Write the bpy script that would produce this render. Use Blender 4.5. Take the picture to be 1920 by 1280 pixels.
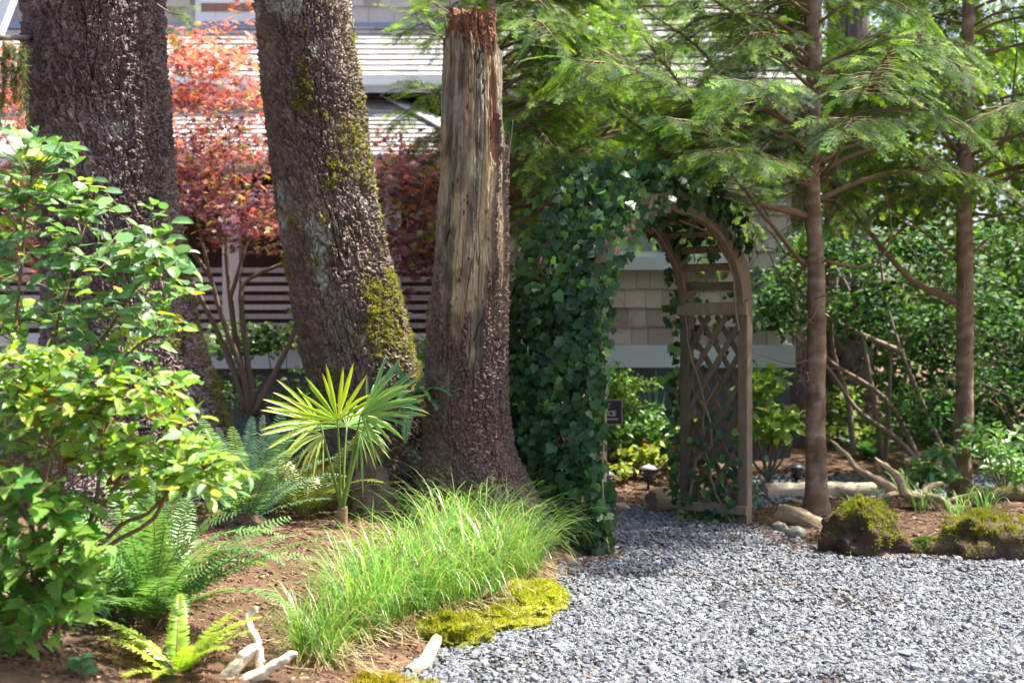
import bpy, math, random
import numpy as np
from mathutils import Vector, Matrix

# ------------------------------------------------------------------ camera, sky, sun, exposure
scene = bpy.context.scene
for o in list(bpy.data.objects):
    bpy.data.objects.remove(o)
COL = scene.collection
FPX, HOR, EYE = 2667.0, 620.0, 1.5          # focal length in photo pixels, horizon row, eye height

cam_d = bpy.data.cameras.new('camera')
cam_d.sensor_width = 36.0
cam_d.lens = FPX / 1920 * 36.0
cam_d.clip_start = 0.05
cam_d.clip_end = 500
cam_d.dof.use_dof = True
cam_d.dof.focus_distance = 7.7
cam_d.dof.aperture_fstop = 2.5
cam = bpy.data.objects.new('camera', cam_d)
COL.objects.link(cam)
cam.location = (0, 0, EYE)
cam.rotation_euler = (math.radians(90 - math.degrees(math.atan((640 - HOR) / FPX))), 0, 0)
scene.camera = cam

SUN_EL, SUN_AZ = math.radians(59), math.radians(72)     # azimuth measured from +Y towards +X
sdir = Vector((math.sin(SUN_AZ) * math.cos(SUN_EL), math.cos(SUN_AZ) * math.cos(SUN_EL), math.sin(SUN_EL)))
world = bpy.data.worlds.new('World')
scene.world = world
world.use_nodes = True
wn = world.node_tree
wn.nodes.clear()
wo = wn.nodes.new('ShaderNodeOutputWorld')
wb = wn.nodes.new('ShaderNodeBackground')
ws = wn.nodes.new('ShaderNodeTexSky')
ws.sky_type = 'NISHITA'
ws.sun_disc = False
ws.sun_elevation = SUN_EL
ws.sun_rotation = SUN_AZ
ws.air_density = 0.8
ws.dust_density = 4.5
ws.ozone_density = 0.5
wb.inputs['Strength'].default_value = 0.125
wn.links.new(ws.outputs[0], wb.inputs['Color'])
wn.links.new(wb.outputs[0], wo.inputs['Surface'])
sun_d = bpy.data.lights.new('sun', 'SUN')
sun_d.energy = 5.0
sun_d.angle = math.radians(0.6)
sun_d.color = (1.0, 0.95, 0.86)
sun = bpy.data.objects.new('sun', sun_d)
COL.objects.link(sun)
sun.location = (5, 9, 14)
sun.rotation_euler = sdir.to_track_quat('Z', 'Y').to_euler()

scene.view_settings.view_transform = 'Standard'
scene.view_settings.look = 'None'
scene.view_settings.exposure = 1.7
scene.view_settings.gamma = 1
scene.view_settings.use_curve_mapping = False
cy = scene.cycles
cy.max_bounces = 7
cy.diffuse_bounces = 4
cy.glossy_bounces = 2
cy.transmission_bounces = 5
cy.transparent_max_bounces = 6
cy.caustics_reflective = False
cy.caustics_refractive = False
cy.use_adaptive_sampling = True
cy.adaptive_threshold = 0.02
cy.use_denoising = True

R = np.random.default_rng(7)
random.seed(7)
PI = math.pi
A = np.array

# ------------------------------------------------------------------ small maths
def P(px, py, d):
    """pixel of the photograph at depth d -> point"""
    return A([(px - 960) / FPX * d, d, EYE - (py - HOR) / FPX * d])

def sstep(a, b, x):
    t = np.clip((x - a) / (b - a), 0, 1)
    return t * t * (3 - 2 * t)

def _hash(i, j, k, s=0):
    n = (i.astype(np.int64) * 374761393 + j.astype(np.int64) * 668265263 + k.astype(np.int64) * 2147483647 + s * 1274126177) & 0xffffffff
    n = ((n ^ (n >> 13)) * 1274126177) & 0xffffffff
    n = ((n ^ (n >> 16)) * 2246822519) & 0xffffffff
    n = n ^ (n >> 15)
    return (n & 0xffffff) / float(0xffffff)

def vnoise(p, s=0):
    p = np.asarray(p, float)
    f = np.floor(p).astype(np.int64)
    t = p - f
    t = t * t * (3 - 2 * t)
    r = 0
    for a in (0, 1):
        for b in (0, 1):
            for c in (0, 1):
                w = (t[:, 0] if a else 1 - t[:, 0]) * (t[:, 1] if b else 1 - t[:, 1]) * (t[:, 2] if c else 1 - t[:, 2])
                r = r + w * _hash(f[:, 0] + a, f[:, 1] + b, f[:, 2] + c, s)
    return r * 2 - 1

def fbm(p, o=4, s=0):
    r, a = 0, 1.0
    p = np.asarray(p, float)
    for i in range(o):
        r = r + a * vnoise(p * 2 ** i, s + i)
        a *= .5
    return r

def worley(u, v, nu, s=0):
    """cells of size 1, u wraps after nu cells: F1, F2, id hash, offset to the cell's centre"""
    fu, fv = np.floor(u).astype(np.int64), np.floor(v).astype(np.int64)
    F1 = np.full(u.shape, 9.0); F2 = F1.copy(); ID = np.zeros(u.shape); dx = ID.copy(); dy = ID.copy()
    for a in (-1, 0, 1):
        for b in (-1, 0, 1):
            ci, cj = fu + a, fv + b
            cw = ci % nu
            hx, hy = _hash(cw, cj, cw * 0, s), _hash(cw, cj, cw * 0 + 1, s)
            ox, oy = ci + .1 + .8 * hx - u, cj + .1 + .8 * hy - v
            d = np.sqrt(ox ** 2 + oy ** 2)
            m = d < F1
            F2 = np.where(m, F1, np.minimum(F2, d))
            ID = np.where(m, _hash(cw, cj, cw * 0 + 2, s), ID)
            dx = np.where(m, ox, dx); dy = np.where(m, oy, dy)
            F1 = np.where(m, d, F1)
    return F1, F2, ID, dx, dy

def nrm(v):
    v = np.asarray(v, float)
    return v / np.maximum(np.linalg.norm(v, axis=-1, keepdims=True), 1e-9)

def frames(d, n):
    """rotation matrices (N,3,3): columns leaf axis, side, normal"""
    d = nrm(d)
    s = nrm(np.cross(n, d))
    n = np.cross(d, s)
    return np.stack([d, s, n], -1)

# ------------------------------------------------------------------ ground shape
GRAVEL = A([(-.9, -12), (-.85, 4.6), (-.66, 5.55), (-.50, 6.1), (-.34, 6.65), (-.14, 7.1), (.13, 7.6), (.31, 8.2), (.31, 9.0),
            (.62, 9.55), (.2, 9.95), (.3, 11.7), (1.1, 12.1), (1.7, 13.2), (2.6, 14.6), (12, 14.9), (12, 12.9), (2.7, 12.5),
            (1.9, 11.7), (1.45, 11.35), (1.85, 11.0), (1.98, 10.5), (2.1, 9.62), (3.4, 9.4), (8, 9.1), (13, 8), (13, -12)])

def poly_in(x, y, poly):
    r = np.zeros(x.shape, bool)
    n = len(poly)
    for i in range(n):
        x0, y0 = poly[i]; x1, y1 = poly[(i + 1) % n]
        if y0 == y1:
            continue
        c = ((y0 > y) != (y1 > y)) & (x < (x1 - x0) * (y - y0) / (y1 - y0) + x0)
        r ^= c
    return r

def poly_dist(x, y, poly):
    r = np.full(x.shape, 1e9)
    n = len(poly)
    for i in range(n):
        a, b = poly[i], poly[(i + 1) % n]
        e = b - a
        t = np.clip(((x - a[0]) * e[0] + (y - a[1]) * e[1]) / (e @ e), 0, 1)
        r = np.minimum(r, np.hypot(x - a[0] - t * e[0], y - a[1] - t * e[1]))
    return r

def H(x, y):
    x, y = np.atleast_1d(np.asarray(x, float)), np.atleast_1d(np.asarray(y, float))
    do = poly_dist(x, y, GRAVEL)
    ins = poly_in(x, y, GRAVEL)
    left = 1 - sstep(.2, .9, x - .0 * y)
    amp = .08 + .17 * left * (1 - sstep(10.5, 12.5, y))
    h = .045 * sstep(0, .14, do) + amp * sstep(.05, 1.5, do)
    h = h + .03 * sstep(0.05, .5, do) * vnoise(np.stack([x * 2.2, y * 2.2, x * 0], -1), 5)
    h = h + .012 * sstep(0.0, .2, do) * vnoise(np.stack([x * 9, y * 9, x * 0], -1), 6)
    return np.where(ins, -.03 * sstep(0, .06, do), h)

def H1(x, y):
    return float(H(x, y)[0])

def G(px, py):
    """point of the ground seen at a pixel"""
    lo, hi = 3.0, 40.0
    ds = np.linspace(lo, hi, 1500)
    x = (px - 960) / FPX * ds
    z = EYE - (py - HOR) / FPX * ds
    k = np.argmax(z <= np.maximum(H(x, ds), 0))
    d = ds[k]
    return A([x[k], d, max(H1(x[k], d), 0)])

# ------------------------------------------------------------------ mesh building
class MB:
    def __init__(self):
        self.v, self.f, self.c, self.n = [], [], [], 0
    def add(self, V, F, col=(1, 1, 1)):
        V = np.asarray(V, float).reshape(-1, 3)
        C = np.asarray(col, float)
        if C.ndim == 1:
            C = np.tile(C, (len(V), 1))
        self.v.append(V); self.c.append(C)
        if not isinstance(F, (list, tuple)) or (len(F) and not hasattr(F[0], 'ndim')):
            F = [np.asarray(F, int)]
        for f in F:
            if len(f):
                self.f.append(np.asarray(f, int) + self.n)
        self.n += len(V)
        return self
    def mesh(self, name, mat, smooth=True):
        V = np.concatenate(self.v); C = np.concatenate(self.c)
        me = bpy.data.meshes.new(name)
        lens = np.concatenate([np.full(len(f), f.shape[1]) for f in self.f])
        idx = np.concatenate([f.ravel() for f in self.f])
        me.vertices.add(len(V)); me.vertices.foreach_set('co', V.ravel())
        me.loops.add(len(idx)); me.loops.foreach_set('vertex_index', idx)
        me.polygons.add(len(lens))
        st = np.concatenate([[0], np.cumsum(lens)[:-1]])
        me.polygons.foreach_set('loop_start', st)
        me.polygons.foreach_set('use_smooth', np.full(len(lens), smooth))
        me.update(calc_edges=True)
        at = me.color_attributes.new('Col', 'FLOAT_COLOR', 'POINT')
        at.data.foreach_set('color', np.concatenate([C, np.ones((len(C), 1))], 1).ravel())
        me.materials.append(mat)
        return me
    def obj(self, name, mat, parent=None, smooth=True):
        return link(self.mesh(name, mat, smooth), name, parent)

def link(me, name, parent=None, M=None):
    o = bpy.data.objects.new(name, me)
    COL.objects.link(o)
    if parent is not None:
        o.parent = parent
        off = Matrix.Translation(-wloc(parent))
        o.matrix_basis = off @ (M if M is not None else Matrix())
    elif M is not None:
        o.matrix_basis = M
    return o

def wloc(o):
    l = Vector(o.matrix_basis.translation) if o.type == 'EMPTY' else Vector((0, 0, 0))
    while o.parent is not None:
        o = o.parent
        if o.type == 'EMPTY':
            l = Vector(o.matrix_basis.translation)
    return l

def thing(name, label, cat, loc, group=None, kind=None):
    o = bpy.data.objects.new(name, None)
    COL.objects.link(o)
    o.empty_display_size = .05
    o.location = loc
    return tag(o, label, cat, group, kind)

def tag(o, label=None, cat=None, group=None, kind=None):
    if label: o['label'] = label
    if cat: o['category'] = cat
    if group: o['group'] = group
    if kind: o['kind'] = kind
    return o

def part(me, name, parent, p=(0, 0, 0), Rm=None, s=1.0):
    """an object that shares mesh data, placed in world space under its parent (an Empty, or a mesh under an Empty)"""
    M = np.eye(4)
    sc = np.asarray(s, float) * np.ones(3)
    M[:3, :3] = (np.eye(3) if Rm is None else Rm) * sc
    M[:3, 3] = p
    return sub(me, name, parent, Matrix(M.tolist()))

def sub(me, name, parent, M):
    o = bpy.data.objects.new(name, me)
    COL.objects.link(o)
    o.parent = parent
    if parent.type == 'EMPTY':
        o.matrix_basis = Matrix.Translation(-Vector(parent.location)) @ M
    else:                                            # sub-part of a part
        par = parent.matrix_basis.copy()
        top = parent.parent
        W = (Matrix.Translation(Vector(top.location)) if top is not None and top.type == 'EMPTY' else Matrix()) @ par
        o.matrix_basis = W.inverted() @ M
    return o

def tube(pts, rad, seg=8, cap=True, jit=0.0, seed=0, spin=0.0):
    pts = np.asarray(pts, float); n = len(pts)
    rad = np.broadcast_to(np.asarray(rad, float), (n,))
    T = nrm(np.gradient(pts, axis=0))
    a = A([0, 0, 1.0]) if abs(T[0, 2]) < .9 else A([1.0, 0, 0])
    U = nrm(np.cross(T[0], a)); Us = [U]
    for i in range(1, n):
        U = nrm(U - (U @ T[i]) * T[i]); Us.append(U)
    U = A(Us); W = np.cross(T, U)
    th = np.linspace(0, 2 * PI, seg, endpoint=False) + spin
    ring = np.cos(th)[None, :, None] * U[:, None, :] + np.sin(th)[None, :, None] * W[:, None, :]
    rr = np.repeat(rad[:, None], seg, 1)
    if jit and seg >= 16:                                # weathered wood: grooves along the grain
        ln = np.concatenate([[0], np.cumsum(np.linalg.norm(np.diff(pts, axis=0), axis=1))])
        S_, T_ = np.meshgrid(th, ln)
        gq = np.stack([np.cos(S_) * 2.6, np.sin(S_) * 2.6, T_ / max(rad.max(), 1e-3) * .22], -1).reshape(-1, 3) + seed
        gr = fbm(gq, 3, 80)
        rr = rr * (1 + (.16 * gr - .14 * sstep(.12, .0, np.abs(fbm(gq * .8 + 7, 2, 81)))).reshape(n, seg))
    if jit:
        base = pts[:, None, :] + ring * rr[..., None]
        rr = rr * (1 + jit * fbm(base.reshape(-1, 3) / max(rad.max(), 1e-3) * .8 + seed, 3).reshape(n, seg))
    V = (pts[:, None, :] + ring * rr[..., None]).reshape(-1, 3)
    i = np.arange(n - 1)[:, None]; j = np.arange(seg)[None, :]; k = (j + 1) % seg
    F = np.stack([i * seg + j, i * seg + k, (i + 1) * seg + k, (i + 1) * seg + j], -1).reshape(-1, 4)
    fs = [F]
    if cap:
        V = np.concatenate([V, pts[:1], pts[-1:]])
        c0, c1 = n * seg, n * seg + 1
        jj = np.arange(seg); kk = (jj + 1) % seg
        fs.append(np.stack([np.full(seg, c0), kk, jj], -1))
        fs.append(np.stack([np.full(seg, c1), (n - 1) * seg + jj, (n - 1) * seg + kk], -1))
    return V, fs

def spline(pts, n=16):
    """Catmull-Rom through points"""
    p = np.asarray(pts, float)
    q = np.concatenate([[2 * p[0] - p[1]], p, [2 * p[-1] - p[-2]]])
    t = np.linspace(0, len(p) - 1 - 1e-6, n)
    i = t.astype(int); f = (t - i)[:, None]
    a, b, c, d = q[i], q[i + 1], q[i + 2], q[i + 3]
    return .5 * (2 * b + (c - a) * f + (2 * a - 5 * b + 4 * c - d) * f ** 2 + (3 * b - a - 3 * c + d) * f ** 3)

def box(c, s, Rm=None):
    x = A([[-1, -1, -1], [1, -1, -1], [1, 1, -1], [-1, 1, -1], [-1, -1, 1], [1, -1, 1], [1, 1, 1], [-1, 1, 1]]) * .5 * np.asarray(s, float)
    if Rm is not None:
        x = x @ np.asarray(Rm).T
    F = A([[0, 3, 2, 1], [4, 5, 6, 7], [0, 1, 5, 4], [1, 2, 6, 5], [2, 3, 7, 6], [3, 0, 4, 7]])
    return x + np.asarray(c, float), F

def bbox_bev(c, s, Rm=None, b=.006):
    """bevelled box as a chamfered prism along its longest axis"""
    s = np.asarray(s, float); ax = int(np.argmax(s)); o = [i for i in range(3) if i != ax]
    h = s / 2; a, d = h[o[0]], h[o[1]]; b = min(b, a * .6, d * .6)
    prof = [(-a + b, -d), (a - b, -d), (a, -d + b), (a, d - b), (a - b, d), (-a + b, d), (-a, d - b), (-a, -d + b)]
    V = np.zeros((16, 3))
    for e, sg in enumerate((-1, 1)):
        for i, (p, q) in enumerate(prof):
            V[e * 8 + i, o[0]], V[e * 8 + i, o[1]], V[e * 8 + i, ax] = p, q, sg * h[ax]
    if Rm is not None:
        V = V @ np.asarray(Rm).T
    F = A([[i, (i + 1) % 8, 8 + (i + 1) % 8, 8 + i] for i in range(8)])
    return V + np.asarray(c, float), [F, A([list(range(8))[::-1], list(range(8, 16))])]

def place(T, F, pos, Rm, sc):
    """join N copies of a template: (V,F)"""
    pos = np.asarray(pos); n = len(pos)
    sc = np.asarray(sc, float)
    if sc.ndim == 1:
        sc = sc[:, None]
    V = np.einsum('nij,nkj->nki', Rm, T[None] * sc[:, None, :] if sc.shape[1] == 3 else T[None] * sc[:, :, None]) + pos[:, None, :]
    fs = [(f[None] + (np.arange(n) * len(T))[:, None, None]).reshape(-1, f.shape[1]) for f in F]
    return V.reshape(-1, 3), fs

def gn_scatter(name, sources, pos, Rm, sc, var, parent=None, tint=None):
    """one object whose geometry nodes set copies of the source objects on its points"""
    pos = np.asarray(pos, float); n = len(pos)
    sc = np.asarray(sc, float)
    if sc.ndim == 1:
        sc = np.repeat(sc[:, None], 3, 1)
    eul = np.stack([np.arctan2(Rm[:, 2, 1], Rm[:, 2, 2]), -np.arcsin(np.clip(Rm[:, 2, 0], -1, 1)), np.arctan2(Rm[:, 1, 0], Rm[:, 0, 0])], -1)
    me = bpy.data.meshes.new(name)
    me.vertices.add(n); me.vertices.foreach_set('co', pos.ravel())
    for k_, v_ in (('rot', eul), ('size', sc)):
        a_ = me.attributes.new(k_, 'FLOAT_VECTOR', 'POINT'); a_.data.foreach_set('vector', v_.ravel())
    a_ = me.attributes.new('variant', 'INT', 'POINT'); a_.data.foreach_set('value', np.asarray(var, np.int32))
    if tint is not None:
        a_ = me.attributes.new('tint', 'FLOAT_COLOR', 'POINT')
        a_.data.foreach_set('color', np.concatenate([tint, np.ones((n, 1))], 1).ravel())
    ob = link(me, name, parent)
    ng = bpy.data.node_groups.new(name, 'GeometryNodeTree')
    ng.interface.new_socket('Geometry', in_out='INPUT', socket_type='NodeSocketGeometry')
    ng.interface.new_socket('Geometry', in_out='OUTPUT', socket_type='NodeSocketGeometry')
    gi, go = ng.nodes.new('NodeGroupInput'), ng.nodes.new('NodeGroupOutput')
    jn = ng.nodes.new('GeometryNodeJoinGeometry')
    def attr(nm, ty):
        a = ng.nodes.new('GeometryNodeInputNamedAttribute'); a.data_type = ty; a.inputs['Name'].default_value = nm
        return [o_ for o_ in a.outputs if o_.enabled][0]
    ar, as_, av = attr('rot', 'FLOAT_VECTOR'), attr('size', 'FLOAT_VECTOR'), attr('variant', 'INT')
    er = ng.nodes.new('FunctionNodeEulerToRotation')
    ng.links.new(ar, er.inputs[0])
    for k_, src in enumerate(sources):
        oi = ng.nodes.new('GeometryNodeObjectInfo'); oi.transform_space = 'ORIGINAL'
        oi.inputs['Object'].default_value = src
        cp = ng.nodes.new('FunctionNodeCompare'); cp.data_type = 'INT'; cp.operation = 'EQUAL'
        ii = [x for x in cp.inputs if x.enabled]
        ng.links.new(av, ii[0]); ii[1].default_value = k_
        ip = ng.nodes.new('GeometryNodeInstanceOnPoints')
        ng.links.new(gi.outputs[0], ip.inputs['Points']); ng.links.new(cp.outputs[0], ip.inputs['Selection'])
        ng.links.new(oi.outputs['Geometry'], ip.inputs['Instance'])
        ng.links.new(er.outputs[0], ip.inputs['Rotation']); ng.links.new(as_, ip.inputs['Scale'])
        ng.links.new(ip.outputs[0], jn.inputs[0])
    ng.links.new(jn.outputs[0], go.inputs[0])
    md = ob.modifiers.new('scatter', 'NODES'); md.node_group = ng
    return tag(ob, kind='stuff')

def source(me, name):
    return bpy.data.objects.new(name, me)               # never linked to the scene: only the scatter uses it

def lathe(prof, seg=20, c=(0, 0, 0)):
    prof = np.asarray(prof, float)
    th = np.linspace(0, 2 * PI, seg, endpoint=False)
    V = np.stack([prof[:, 0, None] * np.cos(th), prof[:, 0, None] * np.sin(th), np.repeat(prof[:, 1, None], seg, 1)], -1).reshape(-1, 3) + np.asarray(c)
    n = len(prof)
    i = np.arange(n - 1)[:, None]; j = np.arange(seg)[None]; k = (j + 1) % seg
    return V, np.stack([i * seg + j, i * seg + k, (i + 1) * seg + k, (i + 1) * seg + j], -1).reshape(-1, 4)

# ------------------------------------------------------------------ materials
def mat_new(name):
    m = bpy.data.materials.new(name)
    m.use_nodes = True
    nt = m.node_tree
    b = nt.nodes['Principled BSDF']
    return m, nt, b

def N(nt, t, **kw):
    n = nt.nodes.new(t)
    for k, v in kw.items():
        setattr(n, k, v)
    return n

def math_n(nt, op, a, b=None, c=None):
    n = N(nt, 'ShaderNodeMath', operation=op)
    for i, x in enumerate((a, b, c)):
        if x is None:
            continue
        if isinstance(x, (int, float)):
            n.inputs[i].default_value = x
        else:
            nt.links.new(x, n.inputs[i])
    return n.outputs[0]

def mat_leaf(name, rough=.45, trans=.35, spec=.5, var=.3, tint=(1.25, 1.3, .55)):
    m, nt, b = mat_new(name)
    L = nt.links.new
    at = N(nt, 'ShaderNodeAttribute', attribute_name='Col')
    oi = N(nt, 'ShaderNodeObjectInfo')
    geo = N(nt, 'ShaderNodeNewGeometry')
    hsv = N(nt, 'ShaderNodeHueSaturation')
    nz = N(nt, 'ShaderNodeTexNoise'); nz.inputs['Scale'].default_value = 38
    r = math_n(nt, 'MULTIPLY_ADD', oi.outputs['Random'], var, 1 - var / 2)
    r2 = math_n(nt, 'MULTIPLY_ADD', nz.outputs[0], .5, .75)
    L(math_n(nt, 'MULTIPLY', r, r2), hsv.inputs['Value'])
    L(math_n(nt, 'MULTIPLY_ADD', oi.outputs['Random'], .03, .485), hsv.inputs['Hue'])
    L(at.outputs['Color'], hsv.inputs['Color'])
    L(hsv.outputs[0], b.inputs['Base Color'])
    b.inputs['Roughness'].default_value = rough
    b.inputs['Specular IOR Level'].default_value = spec
    bm = N(nt, 'ShaderNodeBump'); bm.inputs['Strength'].default_value = .25; bm.inputs['Distance'].default_value = .004
    L(nz.outputs[0], bm.inputs['Height']); L(bm.outputs[0], b.inputs['Normal'])
    tr = N(nt, 'ShaderNodeBsdfTranslucent')
    mx = N(nt, 'ShaderNodeMix', data_type='RGBA', blend_type='MULTIPLY')
    mx.inputs[0].default_value = 1
    L(hsv.outputs[0], mx.inputs[6]); mx.inputs[7].default_value = (*tint, 1)
    L(mx.outputs[2], tr.inputs['Color'])
    ms = N(nt, 'ShaderNodeMixShader'); ms.inputs[0].default_value = trans
    L(b.outputs[0], ms.inputs[1]); L(tr.outputs[0], ms.inputs[2])
    L(ms.outputs[0], nt.nodes['Material Output'].inputs['Surface'])
    return m

def mat_col(name, rough=.85, spec=.3, scale=(30, 30, 30), amp=.5, bump=.4, bdist=.01, rnd=0.0, detail=6, tint=None, inst=None):
    """vertex colour with procedural grain"""
    m, nt, b = mat_new(name)
    L = nt.links.new
    at = N(nt, 'ShaderNodeAttribute', attribute_name=inst or 'Col')
    if inst:
        at.attribute_type = 'INSTANCER'
    oi = N(nt, 'ShaderNodeObjectInfo')
    tc = N(nt, 'ShaderNodeTexCoord')
    mp = N(nt, 'ShaderNodeMapping'); mp.inputs['Scale'].default_value = scale
    nz = N(nt, 'ShaderNodeTexNoise'); nz.inputs['Scale'].default_value = 1; nz.inputs['Detail'].default_value = detail
    nz.inputs['Roughness'].default_value = .65
    L(tc.outputs['Object'], mp.inputs[0])
    if rnd:
        va = N(nt, 'ShaderNodeVectorMath', operation='ADD')
        L(mp.outputs[0], va.inputs[0])
        cmb = N(nt, 'ShaderNodeCombineXYZ')
        for i in range(3):
            L(math_n(nt, 'MULTIPLY', oi.outputs['Random'], 57.0 + i * 13), cmb.inputs[i])
        L(cmb.outputs[0], va.inputs[1]); L(va.outputs[0], nz.inputs['Vector'])
    else:
        L(mp.outputs[0], nz.inputs['Vector'])
    hsv = N(nt, 'ShaderNodeHueSaturation')
    v = math_n(nt, 'MULTIPLY_ADD', nz.outputs[0], amp * 2, 1 - amp)
    if rnd:
        v = math_n(nt, 'MULTIPLY', v, math_n(nt, 'MULTIPLY_ADD', oi.outputs['Random'], rnd, 1 - rnd / 2))
    L(v, hsv.inputs['Value']); L(at.outputs['Color'], hsv.inputs['Color'])
    L(hsv.outputs[0], b.inputs['Base Color'])
    b.inputs['Roughness'].default_value = rough
    b.inputs['Specular IOR Level'].default_value = spec
    if bump:
        bm = N(nt, 'ShaderNodeBump'); bm.inputs['Strength'].default_value = bump; bm.inputs['Distance'].default_value = bdist
        L(nz.outputs[0], bm.inputs['Height']); L(bm.outputs[0], b.inputs['Normal'])
    return m

M_leaf = mat_leaf('leaf_satin', .38, .38)
M_gloss = mat_leaf('leaf_glossy', .36, .3, .42)
M_matte = mat_leaf('leaf_matte', .6, .35, .2)
M_soft = mat_leaf('leaf_soft', .55, .45, .35)
M_needle = mat_leaf('needle_spray', .65, .45, .18, var=.5, tint=(1.35, 1.4, .45))
M_maple = mat_leaf('maple_leaf', .42, .42, .5, tint=(1.4, .8, .6))
M_grass = mat_leaf('grass_blade', .33, .4, .6)
M_moss = mat_leaf('moss_fuzz', .9, .4, .1)
M_bark = mat_col('bark_plates', .7, .5, (70, 70, 35), .45, .7, .012)
M_barks = mat_col('bark_smooth', .8, .3, (45, 45, 70), .6, .8, .008)
M_twig = mat_col('twig_bark', .75, .3, (60, 60, 60), .4, .4, .004)
M_wood = mat_col('weathered_wood', .8, .25, (70, 70, 5), .5, .6, .008)
M_drift = mat_col('driftwood', .8, .25, (18, 60, 60), .55, .8, .008)
M_lumber = mat_col('grey_lumber', .88, .15, (70, 70, 9), .6, .7, .005, rnd=.4)
M_soil = mat_col('bark_mulch', .95, .15, (26, 26, 26), .6, 1.0, .03)
M_stone = mat_col('gravel_stone', .8, .3, (3, 3, 3), .3, .2, .05, inst='tint')
M_gravel = mat_col('gravel_bed', .9, .2, (60, 60, 60), .6, 1.0, .02)
M_shingle = mat_col('cedar_shingle', .9, .12, (45, 3, 5), .35, .4, .006, rnd=.55)
M_paint = mat_col('painted_trim', .5, .4, (9, 9, 9), .08, .05, .002)
M_dark = mat_col('dark_boards', .85, .2, (20, 20, 3), .3, .3, .004)
M_metal = mat_col('black_metal', .35, .5, (20, 20, 20), .15, .05, .001)
M_rock = mat_col('field_stone', .9, .3, (14, 14, 14), .45, .7, .015)

m, nt, b = mat_new('window_glass')
b.inputs['Base Color'].default_value = (.25, .32, .38, 1); b.inputs['Roughness'].default_value = .06
b.inputs['Specular IOR Level'].default_value = .9
M_glass = m
m, nt, b = mat_new('lamp_lens')
b.inputs['Base Color'].default_value = (.8, .8, .75, 1); b.inputs['Roughness'].default_value = .3
M_lens = m

# ------------------------------------------------------------------ ground, drive, gravel
def grid_axis(segs):
    out = []
    for a, b, n in segs:
        out.append(np.linspace(a, b, n, endpoint=False))
    return np.concatenate(out + [A([segs[-1][1]])])

gx = grid_axis([(-90, -9, 14), (-9, -3.2, 40), (-3.2, 3.6, 190), (3.6, 9, 50), (9, 90, 14)])
gy = grid_axis([(-40, 4, 18), (4, 5.2, 20), (5.2, 12.2, 190), (12.2, 18, 50), (18, 140, 20)])
X, Y = np.meshgrid(gx, gy)
Z = H(X.ravel(), Y.ravel())
V = np.stack([X.ravel(), Y.ravel(), Z], -1)
i = np.arange(len(gy) - 1)[:, None]; j = np.arange(len(gx) - 1)[None]
F = np.stack([i * len(gx) + j, i * len(gx) + j + 1, (i + 1) * len(gx) + j + 1, (i + 1) * len(gx) + j], -1).reshape(-1, 4)
n1 = fbm(V * A([2.5, 2.5, 0]) + 3, 4)[:, None]
gc = A([.125, .075, .048]) * (1 + .35 * n1) + A([.03, .035, .02]) * np.clip(fbm(V * A([.9, .9, 0]) + 40, 3), 0, 1)[:, None]
ground = MB().add(V, F, gc).obj('ground', M_soil)
tag(ground, 'brown bark mulch ground of the garden beds', 'ground', kind='structure')

# scattered bark chips on the mulch
def chips(n, x0, x1, y0, y1, smin, smax, cols, rng, keep=None, lift=.0):
    x = rng.uniform(x0, x1, n); y = rng.uniform(y0, y1, n)
    ok = ~poly_in(x, y, GRAVEL) if keep is None else keep(x, y)
    x, y = x[ok], y[ok]; n = len(x)
    z = np.maximum(H(x, y), 0) + lift
    T, F = box((0, 0, 0), (1, .38, .16))
    T = T * A([1, 1, 1]) + A([0, 0, 0])
    d = nrm(np.stack([rng.normal(size=n), rng.normal(size=n), rng.normal(size=n) * .25], -1))
    nn = nrm(np.stack([rng.normal(size=n) * .4, rng.normal(size=n) * .4, np.ones(n)], -1))
    s = rng.uniform(smin, smax, n) * rng.uniform(.5, 1, n)
    V, fs = place(T, [F], np.stack([x, y, z], -1), frames(d, nn), s)
    c = np.repeat(cols[rng.integers(0, len(cols), n)] * rng.uniform(.6, 1.3, (n, 1)), 8, 0)
    return V, fs, c

mc = A([[.20, .11, .07], [.26, .15, .09], [.13, .075, .05], [.33, .22, .14], [.10, .06, .045]])
mb = MB()
mb.add(*chips(14000, -2.6, .3, 5.2, 9.8, .016, .05, mc, R))
mb.add(*chips(6000, 1.8, 4.6, 9.2, 12.6, .02, .06, mc, R))
mb.add(*chips(3000, .1, 3.0, 11.6, 14.5, .03, .07, mc, R))
o = mb.obj('mulch_chips', M_soil, ground, smooth=False); tag(o, kind='stuff')

# drive sheet (flat, a little above the ground under it)
px, py = np.meshgrid(np.linspace(-1.0, 12, 90), np.linspace(-12, 15, 200))
mb = MB()
import bmesh
bm = bmesh.new()
vs = [bm.verts.new((a, b_, 0.0)) for a, b_ in GRAVEL]
bm.faces.new(vs)
bmesh.ops.triangulate(bm, faces=bm.faces[:])
me = bpy.data.meshes.new('gravel_drive')
bm.to_mesh(me); bm.free()
at = me.color_attributes.new('Col', 'FLOAT_COLOR', 'POINT')
at.data.foreach_set('color', np.tile(A([.10, .09, .08, 1.0]), len(me.vertices)))
me.materials.append(M_gravel)
drive = link(me, 'gravel_drive')
tag(drive, 'grey crushed gravel drive and path through the arch', 'drive', kind='structure')

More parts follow.
